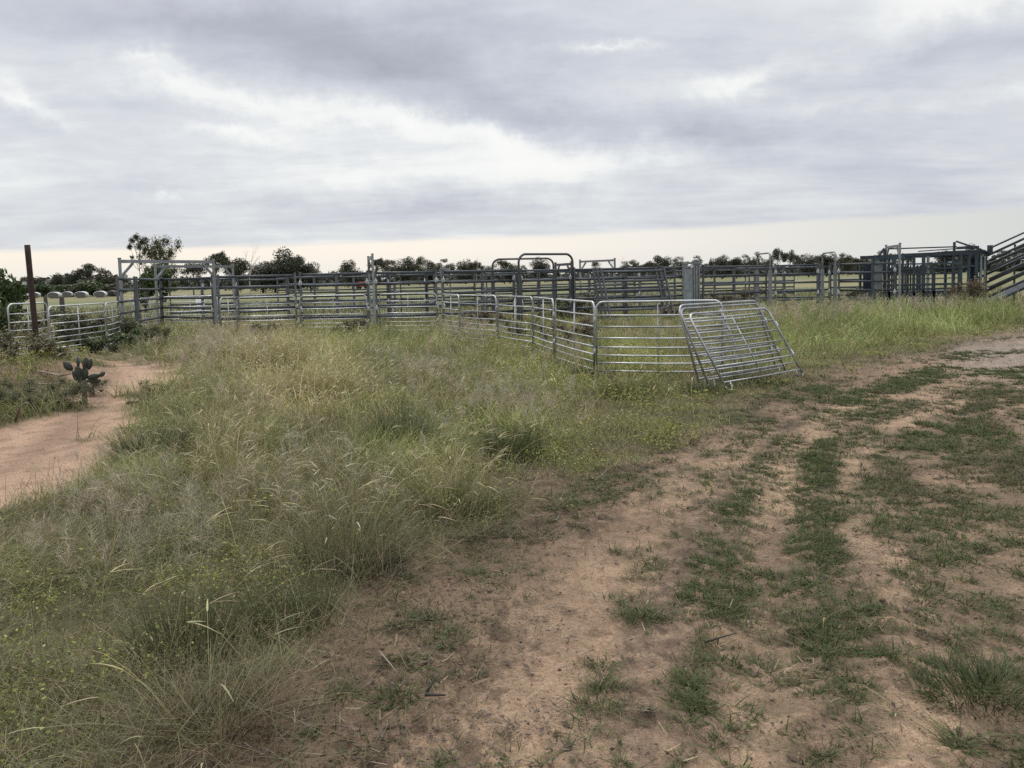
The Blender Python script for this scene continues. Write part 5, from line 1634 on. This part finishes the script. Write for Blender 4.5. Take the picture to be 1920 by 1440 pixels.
# rough grass in and beyond the yards
def yard_grass():
    R = Ribbons()
    x, y, r = scatter(70000, 26, 75, 1.3, 40)
    nn = fbm(x / 2.0, y / 2.0, 501, 3)
    u, v = project(x, y, 0.0)
    k = (rng.random(len(x)) < 0.25 + 0.9 * sst(0.35, 0.65, nn)) & (sd_poly(x, y, TRACK_G) < 0)
    x, y, r, nn = [q[k] for q in (x, y, r, nn)]
    n = len(x)
    c = jitter(np.where((rng.random(n) < 0.55)[:, None], cmix((0.15, 0.13, 0.065), (0.215, 0.18, 0.09), rng.random(n)), cmix((0.07, 0.08, 0.032), (0.125, 0.13, 0.055), rng.random(n))))
    R.blades(np.stack([x, y, height(x, y)], 1), rng.uniform(0, 2 * PI, n), rng.uniform(0.12, 0.42, n) * (0.6 + 0.8 * nn), np.abs(rng.normal(0.3, 0.25, n)), np.abs(rng.normal(0.3, 0.2, n)),
             rng.uniform(0.012, 0.03, n), c * 0.7, c, 2, 0.3)
    stuff('field_grass', R.mesh('field_grass', M_GRASS), 'tan and green pasture grass in and behind the yards', 'grass')


yard_grass()

# ------------------------------------------------------------------ sky and light
def build_world():
    w = bpy.data.worlds.new('World'); scene.world = w; w.use_nodes = True
    N, L = w.node_tree.nodes, w.node_tree.links
    for n in list(N): N.remove(n)
    out = N.new('ShaderNodeOutputWorld')
    tc = N.new('ShaderNodeTexCoord')
    sep = N.new('ShaderNodeSeparateXYZ'); L.new(tc.outputs['Generated'], sep.inputs[0])

    def M(op, a, b=None, c=None, clamp=False):
        n = N.new('ShaderNodeMath'); n.operation = op; n.use_clamp = clamp
        for i, q in enumerate((a, b, c)):
            if q is None: continue
            if isinstance(q, (int, float)): n.inputs[i].default_value = q
            else: L.new(q, n.inputs[i])
        return n.outputs[0]

    X, Y, Z = sep.outputs
    az = M('ARCTAN2', X, Y)
    el = M('ARCSINE', Z)
    comb = N.new('ShaderNodeCombineXYZ'); L.new(az, comb.inputs[0]); L.new(el, comb.inputs[1])
    # cloud layer coordinates: a flat deck seen in perspective
    zz = M('ADD', M('MAXIMUM', Z, 0.0), 0.10)
    px = M('DIVIDE', X, zz); py = M('DIVIDE', Y, zz)
    deck = N.new('ShaderNodeCombineXYZ'); L.new(px, deck.inputs[0]); L.new(py, deck.inputs[1])

    def noise(vec, scale, detail, rough, sx=1, sy=1, off=(0, 0, 0), rot=0.0, dist=0.0):
        mp = N.new('ShaderNodeMapping'); mp.inputs['Scale'].default_value = (sx, sy, 1); mp.inputs['Location'].default_value = off; mp.inputs['Rotation'].default_value = (0, 0, rot)
        L.new(vec, mp.inputs['Vector'])
        n = N.new('ShaderNodeTexNoise'); n.inputs['Scale'].default_value = scale; n.inputs['Detail'].default_value = detail; n.inputs['Roughness'].default_value = rough; n.inputs['Distortion'].default_value = dist
        L.new(mp.outputs[0], n.inputs['Vector'])
        return n.outputs['Fac']

    n1 = noise(deck.outputs[0], 0.55, 7, 0.55, 0.55, 1.0, (3.1, 1.7, 0), -0.15, 0.6)
    n2 = noise(deck.outputs[0], 2.2, 9, 0.66, 0.6, 1.0, (8.2, 4.4, 0), -0.25, 0.3)
    n4 = noise(comb.outputs[0], 20.0, 8, 0.66, 0.55, 1.5, (2.3, 5.9, 0), 0.12, 0.3)
    n3 = noise(comb.outputs[0], 9.0, 6, 0.55, 0.5, 1.6, (0.3, 0.9, 0), 0.1, 0.5)
    # warp for the hand-placed large forms
    wv = N.new('ShaderNodeTexNoise'); wv.inputs['Scale'].default_value = 7.0; wv.inputs['Detail'].default_value = 8; wv.inputs['Roughness'].default_value = 0.65
    L.new(comb.outputs[0], wv.inputs['Vector'])
    wsub = N.new('ShaderNodeVectorMath'); wsub.operation = 'SUBTRACT'; L.new(wv.outputs['Color'], wsub.inputs[0]); wsub.inputs[1].default_value = (0.5, 0.5, 0.5)
    wscl = N.new('ShaderNodeVectorMath'); wscl.operation = 'MULTIPLY'; L.new(wsub.outputs[0], wscl.inputs[0]); wscl.inputs[1].default_value = (0.24, 0.10, 0)
    wadd = N.new('ShaderNodeVectorMath'); wadd.operation = 'ADD'; L.new(comb.outputs[0], wadd.inputs[0]); L.new(wscl.outputs[0], wadd.inputs[1])

    blobs = [  # photo column, row, half width, half height, tilt, amount
        (450, 50, 620, 90, 0.0, -0.34), (700, 120, 330, 95, -0.05, -0.31), (900, 180, 260, 70, -0.12, -0.25), (1290, 255, 300, 62, 0.02, -0.40), (1050, 225, 160, 40, -0.1, -0.22), (100, 235, 200, 40, -0.1, -0.10),
        (1750, 110, 300, 40, 0.05, -0.12), (250, 330, 300, 35, -0.05, -0.10), (1700, 270, 330, 60, 0, -0.10), (400, 405, 560, 30, 0, -0.10), (800, 395, 280, 30, 0, -0.12),
        (370, 175, 130, 34, -0.28, 0.26), (520, 212, 190, 34, -0.12, 0.25), (760, 240, 190, 38, -0.1, 0.46), (940, 278, 110, 34, -0.35, 0.36), (1100, 320, 360, 66, -0.04, 0.36), (760, 330, 420, 60, 0, 0.14), (1130, 95, 150, 12, 0.0, 0.28), (1420, 152, 210, 28, 0.06, 0.34),
        (1800, 20, 190, 50, 0.15, 0.42), (60, 185, 130, 26, -0.25, 0.34), (330, 130, 130, 20, -0.15, 0.22), (450, 265, 160, 14, -0.06, 0.25), (280, 350, 40, 8, 0, 0.22), (1560, 210, 200, 20, 0.04, 0.12), (1850, 190, 160, 24, 0.0, 0.14), (640, 330, 300, 40, 0, 0.16)]
    acc = None
    for (u, v, ru, rv, tl, k) in blobs:
        mp = N.new('ShaderNodeMapping'); mp.vector_type = 'TEXTURE'
        hz = 522 - 0.023 * (u - 960)
        a0 = math.atan((u - 960) / F); e0 = math.atan((hz - v) / F * math.cos(a0))
        mp.inputs['Location'].default_value = (a0, e0, 0)
        mp.inputs['Rotation'].default_value = (0, 0, tl)
        mp.inputs['Scale'].default_value = (ru * 1.5 / F, rv * 1.5 / F, 1)
        L.new(wadd.outputs[0], mp.inputs['Vector'])
        g = N.new('ShaderNodeTexGradient'); g.gradient_type = 'QUADRATIC_SPHERE'
        L.new(mp.outputs[0], g.inputs['Vector'])
        acc = M('MULTIPLY_ADD', g.outputs['Fac'], k, acc if acc is not None else 0.0)
    val = M('ADD', 0.625, M('MULTIPLY', acc, 0.95))
    val = M('MULTIPLY_ADD', M('SUBTRACT', n1, 0.5), 0.42, val)
    val = M('MULTIPLY_ADD', M('SUBTRACT', n2, 0.5), 0.48, val)
    val = M('MULTIPLY_ADD', M('SUBTRACT', n3, 0.5), 0.30, val)
    val = M('MULTIPLY_ADD', M('SUBTRACT', n4, 0.5), 0.17, val)
    rp = N.new('ShaderNodeValToRGB'); cr_ = rp.color_ramp
    cr_.elements[0].position = 0.05; cr_.elements[0].color = (0.36, 0.37, 0.425, 1)
    cr_.elements[1].position = 1.0; cr_.elements[1].color = (0.98, 0.98, 0.95, 1)
    for p, c in ((0.30, (0.475, 0.49, 0.56, 1)), (0.5, (0.60, 0.62, 0.685, 1)), (0.68, (0.74, 0.765, 0.79, 1)), (0.85, (0.92, 0.925, 0.91, 1))):
        e = cr_.elements.new(p); e.color = c
    L.new(val, rp.inputs['Fac'])
    # clear warm band under the deck edge
    edge = M('MULTIPLY_ADD', az, 0.020, 0.050)
    edge = M('MULTIPLY_ADD', M('SUBTRACT', n3, 0.5), 0.010, edge)
    band = N.new('ShaderNodeMapRange'); band.interpolation_type = 'SMOOTHSTEP'; band.inputs[1].default_value = -0.004; band.inputs[2].default_value = 0.004
    L.new(M('SUBTRACT', edge, el), band.inputs[0])
    hr = N.new('ShaderNodeValToRGB'); h_ = hr.color_ramp
    h_.elements[0].position = 0.0; h_.elements[0].color = (1.0, 0.915, 0.80, 1)
    h_.elements[1].position = 1.0; h_.elements[1].color = (0.66, 0.69, 0.68, 1)
    e = h_.elements.new(0.42); e.color = (1.0, 0.925, 0.825, 1)
    e = h_.elements.new(0.62); e.color = (0.93, 0.885, 0.815, 1)
    L.new(M('MULTIPLY_ADD', az, 0.85, 0.5, clamp=True), hr.inputs['Fac'])
    # slightly bluer towards the ground
    lowm = N.new('ShaderNodeMapRange'); lowm.inputs[1].default_value = 0.0; lowm.inputs[2].default_value = 0.035; lowm.inputs[3].default_value = 0.55; lowm.inputs[4].default_value = 0.0
    L.new(el, lowm.inputs[0])
    mlow = N.new('ShaderNodeMix'); mlow.data_type = 'RGBA'; L.new(lowm.outputs[0], mlow.inputs[0]); L.new(hr.outputs['Color'], mlow.inputs[6]); mlow.inputs[7].default_value = (0.72, 0.75, 0.77, 1)
    mb = N.new('ShaderNodeMix'); mb.data_type = 'RGBA'; L.new(M('MULTIPLY', band.outputs[0], 0.98), mb.inputs[0]); L.new(rp.outputs['Color'], mb.inputs[6]); L.new(mlow.outputs[2], mb.inputs[7])
    # overcast sky is brighter overhead
    zen = N.new('ShaderNodeMapRange'); zen.interpolation_type = 'SMOOTHSTEP'; zen.inputs[1].default_value = 0.40; zen.inputs[2].default_value = 0.95; zen.inputs[3].default_value = 1.0; zen.inputs[4].default_value = 3.1
    L.new(Z, zen.inputs[0])
    bg2 = N.new('ShaderNodeBackground'); L.new(mb.outputs[2], bg2.inputs['Color']); L.new(zen.outputs[0], bg2.inputs['Strength'])
    sky = N.new('ShaderNodeTexSky'); sky.sky_type = 'NISHITA'; sky.sun_disc = False
    sky.sun_elevation = math.radians(SUN_EL); sky.sun_rotation = math.radians(SUN_AZ)
    bg1 = N.new('ShaderNodeBackground'); L.new(sky.outputs[0], bg1.inputs['Color']); bg1.inputs['Strength'].default_value = 0.10
    mx = N.new('ShaderNodeMixShader'); mx.inputs[0].default_value = 0.93
    L.new(bg1.outputs[0], mx.inputs[1]); L.new(bg2.outputs[0], mx.inputs[2]); L.new(mx.outputs[0], out.inputs['Surface'])


SUN_EL, SUN_AZ = 48.0, -25.0      # azimuth clockwise from +Y
build_world()
sun = bpy.data.lights.new('sun', 'SUN'); sun.energy = 1.5; sun.angle = math.radians(11); sun.color = (1.0, 0.95, 0.88)
so = bpy.data.objects.new('sun', sun); COL.objects.link(so)
a, e = math.radians(SUN_AZ), math.radians(SUN_EL)
dirv = Vector((math.sin(a) * math.cos(e), math.cos(a) * math.cos(e), math.sin(e)))
so.rotation_euler = (-dirv).to_track_quat('-Z', 'Y').to_euler()
so.location = dirv * 50
